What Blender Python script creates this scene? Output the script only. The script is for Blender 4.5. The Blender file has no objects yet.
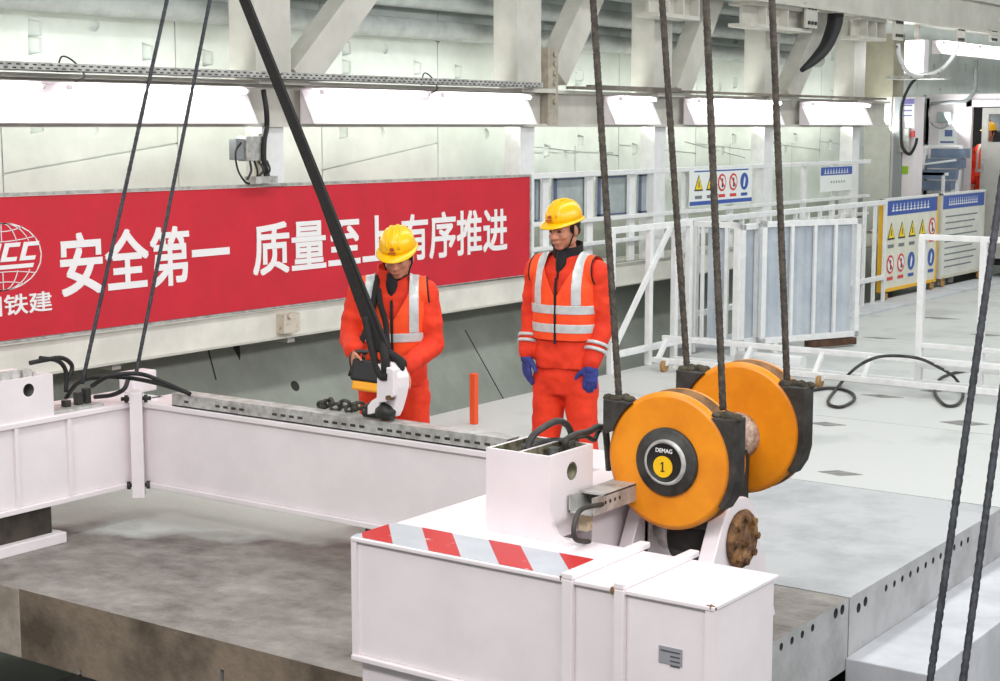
import bpy, bmesh, math, random
from mathutils import Vector as V, Matrix as M, noise, Euler
random.seed(7)
PI = math.pi
SC = bpy.context.scene
COL = SC.collection

# ------------------------------------------------------------------ camera
# world axes: X runs along the lifting beam, Y along the tunnel, Z up; the deck top is z = 0
F, YH, TH, CZ = 1600.0, 127.0, math.radians(35.5), 2.3
PITCH = math.atan((340.5 - YH) / F)
CAM = V((3.04, -7.23, CZ))
cd = bpy.data.cameras.new('camera'); cam = bpy.data.objects.new('camera', cd); COL.objects.link(cam)
cd.sensor_width = 36.0; cd.lens = F / 1000 * 36; cd.clip_end = 300
cam.location = CAM; cam.rotation_euler = (PI / 2 - PITCH, 0, TH)
SC.camera = cam

# ------------------------------------------------------------------ world, lights, exposure
w = bpy.data.worlds.new('world'); SC.world = w; w.use_nodes = True
w.node_tree.nodes['Background'].inputs[0].default_value = (0.93, 1.0, 0.97, 1)
w.node_tree.nodes['Background'].inputs[1].default_value = 0.36

def area(name, loc, sx, sy, energy, rot=(0, 0, 0), color=(1, 1, 1)):
    l = bpy.data.lights.new(name, 'AREA'); l.shape = 'RECTANGLE'; l.size = sx; l.size_y = sy
    l.energy = energy; l.color = color
    o = bpy.data.objects.new(name, l); COL.objects.link(o); o.location = loc; o.rotation_euler = rot
    return o
area('unseen_lamp_row', (-1.6, 9.0, 6.0), 0.8, 30, 650, (0, 0, 0), (0.97, 1.0, 0.98))
area('unseen_lamp_row', (5.0, 0.0, 4.4), 0.8, 14, 520, (0, math.radians(52), 0), (0.97, 0.98, 1.0))
area('unseen_lamp_row', (0.5, -7.5, 5.6), 6, 1.0, 360, (math.radians(45), 0, 0), (1.0, 0.96, 0.96))  # added unseen fill on the camera side, brightens the front faces
area('added_wall_fill', (-5.78, 9.0, 2.35), 0.3, 26, 330, (0, math.radians(-125), 0), (0.95, 1.0, 0.97))  # added area light behind the gantry, lifts the upper lining

SC.view_settings.view_transform = 'Standard'; SC.view_settings.look = 'None'
SC.view_settings.gamma = 1.0; SC.view_settings.exposure = 0.0
SC.view_settings.use_curve_mapping = False
SC.cycles.use_denoising = True
SC.cycles.max_bounces = 6

# ------------------------------------------------------------------ pixel -> point on a real plane
FW = V((-math.sin(TH) * math.cos(PITCH), math.cos(TH) * math.cos(PITCH), -math.sin(PITCH)))
RT = V((math.cos(TH), math.sin(TH), 0)); UP = RT.cross(FW)
def ray(x, y): return FW * F + RT * (x - 500) + UP * (340.5 - y)
def atX(x, y, v): d = ray(x, y); return CAM + d * ((v - CAM.x) / d.x)
def atY(x, y, v): d = ray(x, y); return CAM + d * ((v - CAM.y) / d.y)
def atZ(x, y, v=0.0): d = ray(x, y); return CAM + d * ((v - CAM.z) / d.z)
def atD(x, y, D): return CAM + ray(x, y) * (D / F)

# ------------------------------------------------------------------ materials
def lin(c):
    out = []
    for u in c:
        u /= 255.0
        out.append(u / 12.92 if u <= 0.04045 else ((u + 0.055) / 1.055) ** 2.4)
    return (*out, 1.0)
MATS = {}
def mat(name, c, rough=0.5, metal=0.0, var=0.0, scale=6.0, c2=None, bump=0.0, bscale=40.0, emit=0.0, lo=0.4, hi=0.62, stretch=None, spec=0.5):
    m = bpy.data.materials.new(name); m.use_nodes = True; MATS[name] = m
    nt = m.node_tree; b = nt.nodes['Principled BSDF']
    b.inputs['Base Color'].default_value = lin(c); b.inputs['Roughness'].default_value = rough
    b.inputs['Metallic'].default_value = metal; b.inputs['Specular IOR Level'].default_value = spec
    if emit:
        b.inputs['Emission Color'].default_value = lin(c); b.inputs['Emission Strength'].default_value = emit
    tc = nt.nodes.new('ShaderNodeTexCoord')
    src = tc.outputs['Object']
    if stretch:
        mp = nt.nodes.new('ShaderNodeMapping'); mp.inputs['Scale'].default_value = stretch
        nt.links.new(src, mp.inputs[0]); src = mp.outputs[0]
    if c2 is None and var:
        c2 = tuple(max(0, u * (1 - var)) for u in c)
    if c2 is not None:
        n = nt.nodes.new('ShaderNodeTexNoise'); n.inputs['Scale'].default_value = scale; n.inputs['Detail'].default_value = 8
        n.inputs['Roughness'].default_value = 0.62
        r = nt.nodes.new('ShaderNodeValToRGB')
        r.color_ramp.elements[0].position = lo; r.color_ramp.elements[0].color = lin(c2)
        r.color_ramp.elements[1].position = hi; r.color_ramp.elements[1].color = lin(c)
        nt.links.new(src, n.inputs['Vector']); nt.links.new(n.outputs['Fac'], r.inputs[0])
        nt.links.new(r.outputs[0], b.inputs['Base Color'])
    if bump:
        n2 = nt.nodes.new('ShaderNodeTexNoise'); n2.inputs['Scale'].default_value = bscale; n2.inputs['Detail'].default_value = 6
        bp = nt.nodes.new('ShaderNodeBump'); bp.inputs['Strength'].default_value = bump; bp.inputs['Distance'].default_value = 0.02
        nt.links.new(src, n2.inputs['Vector']); nt.links.new(n2.outputs['Fac'], bp.inputs['Height'])
        nt.links.new(bp.outputs[0], b.inputs['Normal'])
    return m
WHITE = mat('white_paint', (236, 227, 230), 0.32, var=0.03, scale=3, bump=0.02, bscale=25)
STEEL = mat('gantry_paint', (208, 204, 195), 0.5, var=0.07, scale=2.5)
RAILW = mat('rail_paint', (236, 236, 236), 0.45, var=0.04, scale=9)
DECK = mat('deck_concrete', (184, 185, 187), 0.6, c2=(152, 154, 157), scale=1.8, bump=0.15, bscale=18, lo=0.3, hi=0.55)
FARDECK = mat('far_deck_concrete', (200, 201, 199), 0.6, c2=(172, 174, 172), scale=1.1, bump=0.1, bscale=18, lo=0.3, hi=0.5)
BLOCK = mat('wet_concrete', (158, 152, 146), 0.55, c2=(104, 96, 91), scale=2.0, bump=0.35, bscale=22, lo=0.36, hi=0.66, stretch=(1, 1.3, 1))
def lit_strip(m):
    # the strip of the block next to the joint is painted pale, as light reaching under the beam; its ragged edge follows a noise
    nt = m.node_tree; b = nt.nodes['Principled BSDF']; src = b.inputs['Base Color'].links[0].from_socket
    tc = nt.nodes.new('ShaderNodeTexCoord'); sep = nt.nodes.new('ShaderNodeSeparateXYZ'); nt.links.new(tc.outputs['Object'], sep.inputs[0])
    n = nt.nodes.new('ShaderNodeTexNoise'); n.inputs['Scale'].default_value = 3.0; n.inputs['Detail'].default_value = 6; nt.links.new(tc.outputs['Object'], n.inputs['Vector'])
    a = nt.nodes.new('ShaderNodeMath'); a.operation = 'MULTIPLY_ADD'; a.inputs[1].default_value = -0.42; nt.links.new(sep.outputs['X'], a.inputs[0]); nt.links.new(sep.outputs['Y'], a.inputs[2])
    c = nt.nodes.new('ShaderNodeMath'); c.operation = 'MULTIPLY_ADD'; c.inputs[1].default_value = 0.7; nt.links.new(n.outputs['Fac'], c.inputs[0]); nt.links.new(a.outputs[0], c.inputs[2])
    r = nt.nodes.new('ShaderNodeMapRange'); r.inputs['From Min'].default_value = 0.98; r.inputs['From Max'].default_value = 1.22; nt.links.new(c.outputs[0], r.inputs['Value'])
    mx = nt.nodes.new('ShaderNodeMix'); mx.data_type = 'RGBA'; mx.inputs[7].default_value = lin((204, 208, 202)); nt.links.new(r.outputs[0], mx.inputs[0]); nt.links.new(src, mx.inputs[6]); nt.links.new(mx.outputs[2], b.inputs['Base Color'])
lit_strip(BLOCK)
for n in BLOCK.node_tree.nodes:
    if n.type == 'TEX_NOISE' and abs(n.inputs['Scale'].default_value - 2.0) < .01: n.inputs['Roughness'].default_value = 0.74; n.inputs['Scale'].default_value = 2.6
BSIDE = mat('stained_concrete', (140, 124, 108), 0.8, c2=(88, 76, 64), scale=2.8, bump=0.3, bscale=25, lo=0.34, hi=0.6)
SIDE = mat('side_concrete', (178, 177, 178), 0.8, c2=(146, 146, 146), scale=3.5, bump=0.2, bscale=25, lo=0.3, hi=0.6)
LEDGE = mat('ledge_concrete', (206, 207, 212), 0.7, var=0.08, scale=3)
LINING = mat('tunnel_lining', (226, 232, 228), 0.75, c2=(204, 211, 206), scale=1.2, bump=0.08, bscale=12, lo=0.3, hi=0.6)
LOWER = mat('shaded_lining', (158, 162, 152), 0.8, c2=(138, 142, 133), scale=2.0, bump=0.08, bscale=12, lo=0.3, hi=0.6)  # same concrete as the lining above, coloured darker for the shade there
BLACK = mat('black_rubber', (24, 24, 25), 0.6)
STRAP = mat('black_webbing', (34, 31, 30), 0.85, var=0.3, scale=60)
ROPE = mat('greasy_wire_rope', (92, 84, 74), 0.7, 0.2, c2=(56, 50, 44), scale=40)
DROPE = mat('dark_wire_rope', (70, 72, 78), 0.6, 0.2, c2=(44, 45, 50), scale=40)
GALV = mat('galvanised_steel', (196, 195, 192), 0.45, 0.3, c2=(150, 147, 142), scale=14, lo=0.35, hi=0.6)
DSTEEL = mat('dark_steel', (70, 69, 66), 0.55, 0.2, c2=(46, 44, 41), scale=12)
GUARD = mat('grimy_guard_steel', (66, 62, 58), 0.6, 0.1, c2=(40, 37, 34), scale=10)
GRIME = mat('grease_and_dirt', (96, 78, 54), 0.9, c2=(58, 48, 36), scale=25, bump=0.6, bscale=40)
ORANGE = mat('orange_cover_paint', (236, 146, 18), 0.42, c2=(214, 122, 14), scale=4, lo=0.3, hi=0.6, bump=0.03)
YELLOW = mat('yellow_paint', (248, 196, 10), 0.4, var=0.05)
HELMET = mat('yellow_helmet_plastic', (250, 190, 0), 0.3, var=0.04, scale=4)
RUST = mat('rusty_steel', (150, 108, 64), 0.7, c2=(80, 52, 34), scale=18, bump=0.5, bscale=50)
RED = mat('red_banner_cloth', (206, 28, 48), 0.55, var=0.05, scale=3)
PRINT = mat('white_print', (240, 236, 236), 0.5)
TRED = mat('red_tape', (188, 22, 24), 0.4, c2=(226, 190, 186), scale=16, lo=0.30, hi=0.36)
TWHITE = mat('grey_white_tape', (186, 191, 198), 0.35, var=0.05)
BLUE = mat('sign_blue', (56, 88, 170), 0.4)
SIGNW = mat('sign_white', (240, 242, 240), 0.4)
SIGNY = mat('sign_yellow', (248, 214, 20), 0.4)
SIGNR = mat('sign_red', (214, 60, 60), 0.4)
INK = mat('ink_grey', (120, 124, 130), 0.5)
GREYP = mat('grey_sheet', (190, 197, 204), 0.5, 0.0, c2=(172, 180, 190), scale=3)
PIPE = mat('grey_pipe', (170, 174, 172), 0.6, var=0.1)
TUBE = mat('lit_tube', (255, 255, 255), 0.4, emit=14.0)
FLOOD = mat('lit_flood', (255, 255, 255), 0.4, emit=16.0)
DARKROOM = mat('dark_interior', (40, 42, 44), 0.8)  # dark colour paints the shade inside holes and the cabin
JACKET = mat('orange_jacket_cloth', (234, 58, 20), 0.8, c2=(214, 46, 16), scale=8)
VEST = mat('fluorescent_vest', (255, 84, 26), 0.7, c2=(244, 70, 22), scale=8)
BAND = mat('reflective_band', (206, 210, 210), 0.35, 0.1, var=0.08, scale=20)
DCLOTH = mat('dark_cloth', (30, 28, 32), 0.9)
GLOVEB = mat('blue_glove', (58, 70, 150), 0.75, var=0.2, scale=20)
SKIN = mat('skin', (204, 142, 112), 0.5, c2=(190, 124, 98), scale=20)
HAIR = mat('black_hair', (26, 23, 22), 0.7)
LIPS = mat('lips', (160, 88, 78), 0.5)
BOOT = mat('dark_boot', (48, 46, 46), 0.7)
STAKE = mat('orange_stake_paint', (236, 84, 34), 0.6)
EDGEY = mat('yellow_edge_paint', (240, 184, 40), 0.5)
PATCH = mat('dark_mortar_patch', (148, 146, 144), 0.8, var=0.2, scale=14)
BEIGE = mat('beige_paint', (214, 208, 190), 0.5, var=0.05)
PALEBLUE = mat('pale_blue_steel', (120, 136, 160), 0.5, var=0.1)
WOOD = mat('dark_plank', (96, 66, 48), 0.8, var=0.3, scale=10)

# ------------------------------------------------------------------ mesh helpers
def basis(d, up=V((0, 0, 1))):
    d = d.normalized()
    if abs(d.dot(up)) > 0.98: up = V((0, 1, 0))
    s = up.cross(d).normalized(); u = d.cross(s).normalized()
    return s, u, d
class MB:
    def __init__(self): self.v = []; self.f = []; self.s = []; self.m = []
    def add(self, vs, fs, smooth=False, mi=0):
        n = len(self.v); self.v += [V(p) for p in vs]
        for q in fs: self.f.append([n + i for i in q]); self.s.append(smooth); self.m.append(mi)
        return self
    def hexa(self, p, mi=0):
        return self.add(p, [(0, 3, 2, 1), (4, 5, 6, 7), (0, 1, 5, 4), (1, 2, 6, 5), (2, 3, 7, 6), (3, 0, 4, 7)], False, mi)
    def box(self, x0, x1, y0, y1, z0, z1, mi=0):
        return self.hexa([(x0, y0, z0), (x1, y0, z0), (x1, y1, z0), (x0, y1, z0), (x0, y0, z1), (x1, y0, z1), (x1, y1, z1), (x0, y1, z1)], mi)
    def obox(self, c, size, rot, mi=0):
        c = V(c); R = rot if isinstance(rot, M) else Euler(rot).to_matrix()
        a, b, d = (u / 2 for u in size)
        p = [V(q) for q in ((-a, -b, -d), (a, -b, -d), (a, b, -d), (-a, b, -d), (-a, -b, d), (a, -b, d), (a, b, d), (-a, b, d))]
        return self.hexa([c + R @ q for q in p], mi)
    def bar(self, p0, p1, w, h, up=V((0, 0, 1)), mi=0):
        p0 = V(p0); p1 = V(p1); s, u, d = basis(p1 - p0, up)
        q = []
        for p in (p0, p1):
            q += [p - s * w / 2 - u * h / 2, p + s * w / 2 - u * h / 2, p + s * w / 2 + u * h / 2, p - s * w / 2 + u * h / 2]
        return self.hexa(q, mi)
    def loft(self, rings, smooth=True, caps=True, mi=0):
        n = len(rings[0]); vs = [p for r in rings for p in r]; fs = []
        for i in range(len(rings) - 1):
            for j in range(n):
                k = (j + 1) % n; fs.append((i * n + j, i * n + k, (i + 1) * n + k, (i + 1) * n + j))
        self.add(vs, fs, smooth, mi)
        if caps:
            b = len(self.v) - len(vs)
            self.f.append([b + i for i in reversed(range(n))]); self.s.append(False); self.m.append(mi)
            self.f.append([b + (len(rings) - 1) * n + i for i in range(n)]); self.s.append(False); self.m.append(mi)
        return self
    def tube(self, path, r, n=8, mi=0, lobes=0, twist=0.0):
        path = [V(p) for p in path]; rings = []; s = None; acc = 0
        for i, p in enumerate(path):
            d = (path[min(i + 1, len(path) - 1)] - path[max(i - 1, 0)]).normalized()
            if s is None: s, u, _ = basis(d)
            else: s = (s - d * s.dot(d)).normalized()
            u = d.cross(s)
            if i: acc += (path[i] - path[i - 1]).length
            rr = r[i] if isinstance(r, (list, tuple)) else r
            ring = []
            for j in range(n):
                a = 2 * PI * j / n
                q = rr * (1 + 0.22 * math.cos(lobes * (a) + twist * acc)) if lobes else rr
                ring.append(p + (s * math.cos(a) + u * math.sin(a)) * q)
            rings.append(ring)
        return self.loft(rings, True, True, mi)
    def cyl(self, p0, p1, r, n=24, r1=None, mi=0):
        return self.tube([p0, p1], [r, r if r1 is None else r1], n, mi)
    def lathe(self, prof, origin, axis, n=40, mi=0):
        s, u, d = basis(V(axis)); o = V(origin)
        rings = [[o + d * h + (s * math.cos(2 * PI * j / n) + u * math.sin(2 * PI * j / n)) * max(r, 1e-4) for j in range(n)] for r, h in prof]
        return self.loft(rings, True, True, mi)
    def prism(self, pts, vec, mi=0, smooth=False):
        pts = [V(p) for p in pts]; vec = V(vec); n = len(pts)
        nm = V((0, 0, 0))
        for i in range(n): nm += pts[i].cross(pts[(i + 1) % n])
        if nm.dot(vec) > 0: pts = pts[::-1]
        vs = pts + [p + vec for p in pts]
        fs = [list(range(n)), list(range(2 * n - 1, n - 1, -1))]
        for i in range(n):
            k = (i + 1) % n; fs.append((k, i, n + i, n + k))
        return self.add(vs, fs, smooth, mi)
    def ell(self, c, r, rot=None, n=16, mi=0):
        c = V(c); R = rot if isinstance(rot, M) else (Euler(rot).to_matrix() if rot else M.Identity(3))
        vs = []; fs = []
        k = n // 2
        for i in range(k + 1):
            t = PI * i / k
            for j in range(n):
                a = 2 * PI * j / n
                q = V((r[0] * max(math.sin(t), 1e-3) * math.cos(a), r[1] * max(math.sin(t), 1e-3) * math.sin(a), r[2] * math.cos(t)))
                vs.append(c + R @ q)
        for i in range(k):
            for j in range(n):
                l = (j + 1) % n; fs.append((i * n + j, (i + 1) * n + j, (i + 1) * n + l, i * n + l))
        return self.add(vs, fs, True, mi)
    def cap(self, p0, p1, r0, r1, n=12):
        p0 = V(p0); p1 = V(p1)
        self.tube([p0, p1], [r0, r1], n); self.ell(p0, (r0,) * 3, n=n); self.ell(p1, (r1,) * 3, n=n)
        return self
    def mesh(self, name, mats):
        me = bpy.data.meshes.new(name)
        me.from_pydata([tuple(p) for p in self.v], [], self.f)
        me.polygons.foreach_set('use_smooth', self.s); me.polygons.foreach_set('material_index', self.m)
        for m in (mats if isinstance(mats, (list, tuple)) else [mats]): me.materials.append(m)
        me.update()
        return me
    def build(self, name, mats, parent=None, bevel=0.0):
        return link(name, self.mesh(name, mats), parent, bevel)
def link(name, me, parent=None, bevel=0.0):
    o = bpy.data.objects.new(name, me); COL.objects.link(o)
    if parent is not None:
        p = V((0, 0, 0)); q = parent
        while q is not None: p = p + q.location; q = q.parent
        o.parent = parent
        me.transform(M.Translation(-p))
    else:
        xs = [v.co for v in me.vertices]
        c = V((sum(v.x for v in xs) / len(xs), sum(v.y for v in xs) / len(xs), min(v.z for v in xs)))
        me.transform(M.Translation(-c)); o.location = c
    if bevel:
        b = o.modifiers.new('bevel', 'BEVEL'); b.width = bevel; b.segments = 2; b.limit_method = 'ANGLE'; b.angle_limit = math.radians(40)
    return o
def thing(name, loc, label, cat, group=None):
    o = bpy.data.objects.new(name, None); COL.objects.link(o); o.location = V(loc); o.empty_display_size = 0.1
    return tag(o, label, cat, group)
def tag(o, label, cat, group=None):
    o['label'] = label; o['category'] = cat
    if group: o['group'] = group
    return o
def struct(o): o['kind'] = 'structure'; return o
def evald(o):
    dg = bpy.context.evaluated_depsgraph_get(); dg.update()
    return bpy.data.meshes.new_from_object(o.evaluated_get(dg))
def drop(o):
    d = o.data; bpy.data.objects.remove(o)
    if d is not None and d.users == 0:
        (bpy.data.meshes if isinstance(d, bpy.types.Mesh) else bpy.data.curves).remove(d)
def cut_mesh(mb, cutter, mats, cmats=None):
    a = bpy.data.objects.new('work', mb.mesh('work', mats)); COL.objects.link(a)
    b = bpy.data.objects.new('cut', cutter.mesh('cut', cmats or mats)); COL.objects.link(b)
    md = a.modifiers.new('b', 'BOOLEAN'); md.operation = 'DIFFERENCE'; md.solver = 'EXACT'; md.object = b; md.use_self = True
    me = evald(a); drop(a); drop(b)
    return me
def remesh(mb, mats, voxel, it=3, fac=0.5):
    a = bpy.data.objects.new('work', mb.mesh('work', mats)); COL.objects.link(a)
    md = a.modifiers.new('r', 'REMESH'); md.mode = 'VOXEL'; md.voxel_size = voxel; md.use_smooth_shade = True
    if it:
        s = a.modifiers.new('s', 'SMOOTH'); s.iterations = it; s.factor = fac
    me = evald(a); drop(a)
    if not me.materials: me.materials.append(mats if not isinstance(mats, (list, tuple)) else mats[0])
    return me
def text_mesh(body, bold=0.0, depth=0.0):
    c = bpy.data.curves.new('t', 'FONT'); c.body = body; c.offset = bold; c.extrude = depth; c.resolution_u = 4
    o = bpy.data.objects.new('t', c); COL.objects.link(o)
    me = evald(o); drop(o)
    vs = [v.co.copy() for v in me.vertices]; fs = [list(p.vertices) for p in me.polygons]
    bpy.data.meshes.remove(me)
    x0 = min(v.x for v in vs); x1 = max(v.x for v in vs); y0 = min(v.y for v in vs); y1 = max(v.y for v in vs)
    return [((v.x - x0) / (x1 - x0), (v.y - y0) / (y1 - y0), v.z) for v in vs], fs
def text_on(mb, body, o, u, v, n, bold=0.02, depth=0.002, mi=0):
    """text filling the parallelogram o, o+u, o+v; raised along the unit normal n"""
    vs, fs = text_mesh(body, 0.0, 0.5)
    o, u, v, n = V(o), V(u), V(v), V(n)
    flip = u.cross(v).dot(n) < 0
    du, dv = bold / len(body), bold
    for k, (p, q) in enumerate(((0, 0), (1, 1), (-1, 1), (1, -1), (-1, -1)) if bold else ((0, 0),)):
        mb.add([o + u * (a * (1 - 2 * du) + du + p * du) + v * (b * (1 - 2 * dv) + dv + q * dv) + n * (depth * (c + 0.5) * (1 + .22 * k)) for a, b, c in vs], [f[::-1] if flip else f for f in fs], False, mi)
def curve(pts, k=8):
    """Catmull-Rom through points"""
    P = [V(p) for p in pts]; P = [P[0] * 2 - P[1]] + P + [P[-1] * 2 - P[-2]]; out = []
    for i in range(1, len(P) - 2):
        for j in range(k):
            t = j / k; a, b, c, d = P[i - 1:i + 3]
            out.append(0.5 * ((2 * b) + (c - a) * t + (2 * a - 5 * b + 4 * c - d) * t * t + (3 * b - a - 3 * c + d) * t ** 3))
    return out + [P[-2]]

# ================================================================== SETTING
# deck: rows of installed concrete blocks, 2.3 m each along the tunnel
EDGE = -4.76
def hole_row(cut, pts, r=0.019):
    for x, y in pts:
        p = atX(x, y, 0.0); cut.cyl(p + V((0.02, 0, 0)), p - V((0.08, 0, 0)), r, 12)
rows = [(0.004, 2.30, DECK), (2.312, 4.58, FARDECK), (4.588, 6.86, FARDECK), (6.868, 9.14, FARDECK), (9.148, 11.4, FARDECK), (11.408, 22.0, FARDECK)]
for i, (y0, y1, m) in enumerate(rows):
    mb = MB().box(EDGE, 0.0, y0, y1, -0.36, 0.0)
    if i == 0:
        cut = MB()
        z = lambda a, b: (840 + a / 4.83, 540 + b / 4.83)
        hole_row(cut, [z(223, 232), z(263, 211), z(301, 187), z(340, 165), z(376, 144), z(414, 121), z(450, 99), z(486, 77), z(519, 57), z(552, 36), z(586, 17), z(618, 0)])
        hole_row(cut, [z(90, 328), z(123, 297)], 0.026)
        me = cut_mesh(mb, cut, [m, SIDE], [SIDE])
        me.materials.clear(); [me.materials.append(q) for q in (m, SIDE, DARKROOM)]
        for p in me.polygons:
            p.material_index = 2 if -.1 < p.center.x < -.001 else (1 if (p.normal.z < 0.5) else 0)  # hole walls coloured dark in place of their own shade
    else:
        mb.m = [0, 0, 1, 1, 1, 1] if False else [1, 0, 1, 1, 1, 1]
        me = mb.mesh('floor', [m, SIDE])
    o = struct(link('floor', me))
    if i == 0: floor0 = o
lf = MB().box(0.0, 0.43, -0.03, 22, -1.3, -0.30)
struct(lf.build('floor', LEDGE, None, 0.006))
struct(MB().box(-7.0, 12, -14, 45, -1.4, -1.3).build('floor', mat('pit_floor', (96, 94, 90), 0.8, var=0.2, scale=2)))
# far strip along the deck edge beyond the boards
struct(MB().box(-5.1, EDGE + 0.12, 7.4, 22, -0.1, 0.03).build('trim_1', LEDGE, None, 0.005))

# lining of the tunnel with its joints, bolt pockets and sockets
prof = [(-6.4, 7.5), (-6.4, 1.3), (-6.12, 0.62), (-5.35, -0.85), (-5.2, -1.3), (-7.2, -1.3), (-7.2, 7.5)]
wall = MB().prism([V((x, -6, z)) for x, z in prof], V((0, 52, 0)))
cut = MB()
WX = -6.4
def seam(a, b, wd=0.012):
    p, q = atX(*a, WX), atX(*b, WX); cut.bar(p, q, 0.05, wd, V((0, 0, 1))) if abs((q - p).normalized().z) < 0.98 else cut.bar(p, q, wd, 0.05, V((1, 0, 0)))
def vseam(y, z0=1.35, z1=7): cut.box(WX - 0.03, WX + 0.05, y - 0.006, y + 0.006, z0, z1)
def pocket(y, z, s=1.0):
    p = V((WX, y, z)); a, b = 0.05 * s, 0.075 * s
    cut.hexa([p + V((-0.10, -a, -b * .8)), p + V((-0.02, a * 1.2, -b * 0.6)), p + V((-0.02, a * 1.2, b * 0.6)), p + V((-0.10, -a, b * .8)),
              p + V((0.01, -a, -b)), p + V((0.01, a * 1.5, -b * 0.7)), p + V((0.01, a * 1.5, b * 0.7)), p + V((0.01, -a, b))])
def socket(y, z, r=0.055): cut.cyl(V((WX + 0.02, y, z)), V((WX - 0.035, y, z)), r, 20)
for x in (2, 178, 322, 438): vseam(atX(x, 150, WX).y)
for a, b in (((2, 174), (178, 143)), ((322, 170), (437, 143)), ((533, 153), (613, 153)), ((685, 142), (745, 158)), ((142, 9), (180, 19)), ((416, 34), (440, 42))): seam(a, b)
for x, y in ((34, 28), (34, 45), (147, 52), (207, 58), (36, 124), (346, 48), (346, 67), (417, 68), (458, 72), (578, 79), (343, 131)):
    p = atX(x, y, WX); pocket(p.y, p.z)
for x, y in ((94, 24), (93, 129), (385, 48), (381, 132), (486, 134), (720, 87)):
    p = atX(x, y, WX); socket(p.y, p.z)
yy = 6.5
while yy < 40:
    vseam(yy); vseam(yy + 0.9, 1.35, 2.1)
    for dz in (2.05, 2.75, 3.3):
        pocket(yy + 0.35, dz); pocket(yy + 1.0, dz + 0.1); socket(yy + 0.7, dz - 0.05)
    p = V((WX, yy, 2.1)); cut.bar(p, p + V((0, 1.8, -0.12)), 0.05, 0.012)
    yy += 1.8
me = cut_mesh(wall, cut, [LINING, LOWER], [LINING])
if len(me.materials) < 2:
    me.materials.clear(); me.materials.append(LINING); me.materials.append(LOWER)
for p in me.polygons: p.material_index = 1 if (p.center.z < 1.28 and p.normal.x > 0.5 and p.normal.z > 0.1) else 0
struct(link('wall_left', me))
# joints, pockets and hole of the dark lower lining, not cut: thin dark shapes on its slope paint the shade of recesses
low = MB()
def onlow(x, y):
    # lower lining facet between (-6.12,.62) and (-5.35,-.85)
    n = V((1.47, 0, 0.77)).normalized(); d = ray(x, y); p0 = V((-6.12, 0, 0.62))
    return CAM + d * ((p0 - CAM).dot(n) / d.dot(n)), n
for a, b in (((205, 338), (216, 380)), ((465, 330), (505, 402)),):
    p, n = onlow(*a); q, _ = onlow(*b); low.bar(p, q, 0.012, 0.006, n)
for x, y in ((265, 332), (292, 331), (237, 351)):
    p, n = onlow(x, y); s = V((0, 1, 0)); t = n.cross(s)
    low.prism([p + t * 0.06 - s * 0.03, p + t * 0.05 + s * 0.05, p - t * 0.03 + s * 0.02, p - t * 0.08 - s * 0.01], n * 0.004)
p, n = onlow(295, 386); low.cyl(p, p + n * 0.004, 0.045, 20)
p, n = onlow(500, 340); t = n.cross(V((0, 1, 0)))
struct(low.build('recess_shade_shapes', mat('painted_recess_shade', (52, 54, 50), 0.9)))
struct(MB().box(-7.2, 12, 45, 45.3, -1.4, 7.5).build('wall_back', LINING))

# ================================================================== WALKWAY AND BANNER (left side)
wk = thing('walkway', (-5.9, 5, 0.66), 'white steel walkway channel running along the tunnel wall below the red banner', 'walkway')
MB().box(-5.64, -5.60, -3.0, 14.0, 0.66, 0.90).build('fascia_channel', mat('walkway_paint', (232, 228, 218), .5, var=.08, scale=2), wk, 0.006)
b = MB().box(-6.16, -5.64, -3.0, 14.0, 0.84, 0.88); b.box(-5.64, -5.57, -3, 14.0, 0.655, 0.668); b.box(-5.64, -5.57, -3, 14.0, 0.888, 0.9)
b.build('deck_plate', STEEL, wk)
for y in (0.3, 2.1, 5.6, 8.6, 11.5): MB().box(-6.08, -5.66, y - 0.04, y + 0.04, 0.60, 0.84).build('bracket', STEEL, wk)
cl = MB().box(-5.6, -5.52, atX(281, 318, -5.55).y, atX(297, 316, -5.55).y, 0.70, 0.85); p = atX(289, 316, -5.52)
cl.cyl(p, p + V((0.03, 0, 0)), 0.022, 12)
cl.build('clamp', [mat('rust_stained_white', (206, 196, 180), 0.6, c2=(150, 110, 78), scale=20, lo=0.3, hi=0.45)], wk)

BX = -5.58
bn = thing('banner', (BX, 2, 0.91), 'red safety banner with white characters and globe emblem hung on the left walkway', 'banner')
y0, y1 = -1.75, 5.34
MB().hexa([(BX - .02, y0, .925), (BX, y0, .925), (BX, y1, .905), (BX - .02, y1, .905), (BX - .02, y0, 1.855), (BX, y0, 1.855), (BX, y1, 1.83), (BX - .02, y1, 1.83)]).build('cloth', RED, bn)
fr = MB().bar((BX - .005, y0, 1.87), (BX - .005, y1, 1.845), 0.03, 0.022); fr.bar((BX - .005, y1 + .008, .9), (BX - .005, y1 + .008, 1.85), 0.03, 0.02, V((0, 1, 0)))
fr.bar((BX - .005, y0, .912), (BX - .005, y1, .898), 0.03, 0.016)
fr.build('frame', GALV, bn)
NX = V((1, 0, 0))
def btext(body, x0, yb0, yt0, x1, yb1, yt1, bold):
    """characters filling the rectangle seen between two image columns, on the banner plane"""
    a, b = atX(x0, yb0, BX), atX(x1, yb1, BX); c, d = atX(x0, yt0, BX), atX(x1, yt1, BX)
    z0 = (a.z + b.z) / 2; z1 = (c.z + d.z) / 2
    t = MB(); text_on(t, body, (BX + .001, a.y, z0), (0, b.y - a.y, 0), (0, 0, z1 - z0), NX, bold, 0.002)
    t.build('lettering', PRINT, bn)
btext('安全第一', 61, 297, 233, 230, 280, 222, 0.020)
btext('质量至上', 253, 276, 222, 393, 262, 215, 0.020)
btext('有序推进', 401, 263, 216, 507, 250, 206, 0.020)
lc = atX(2, 257, BX); R = lc.z * 0 + (atX(41, 252, BX).y - lc.y)
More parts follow.
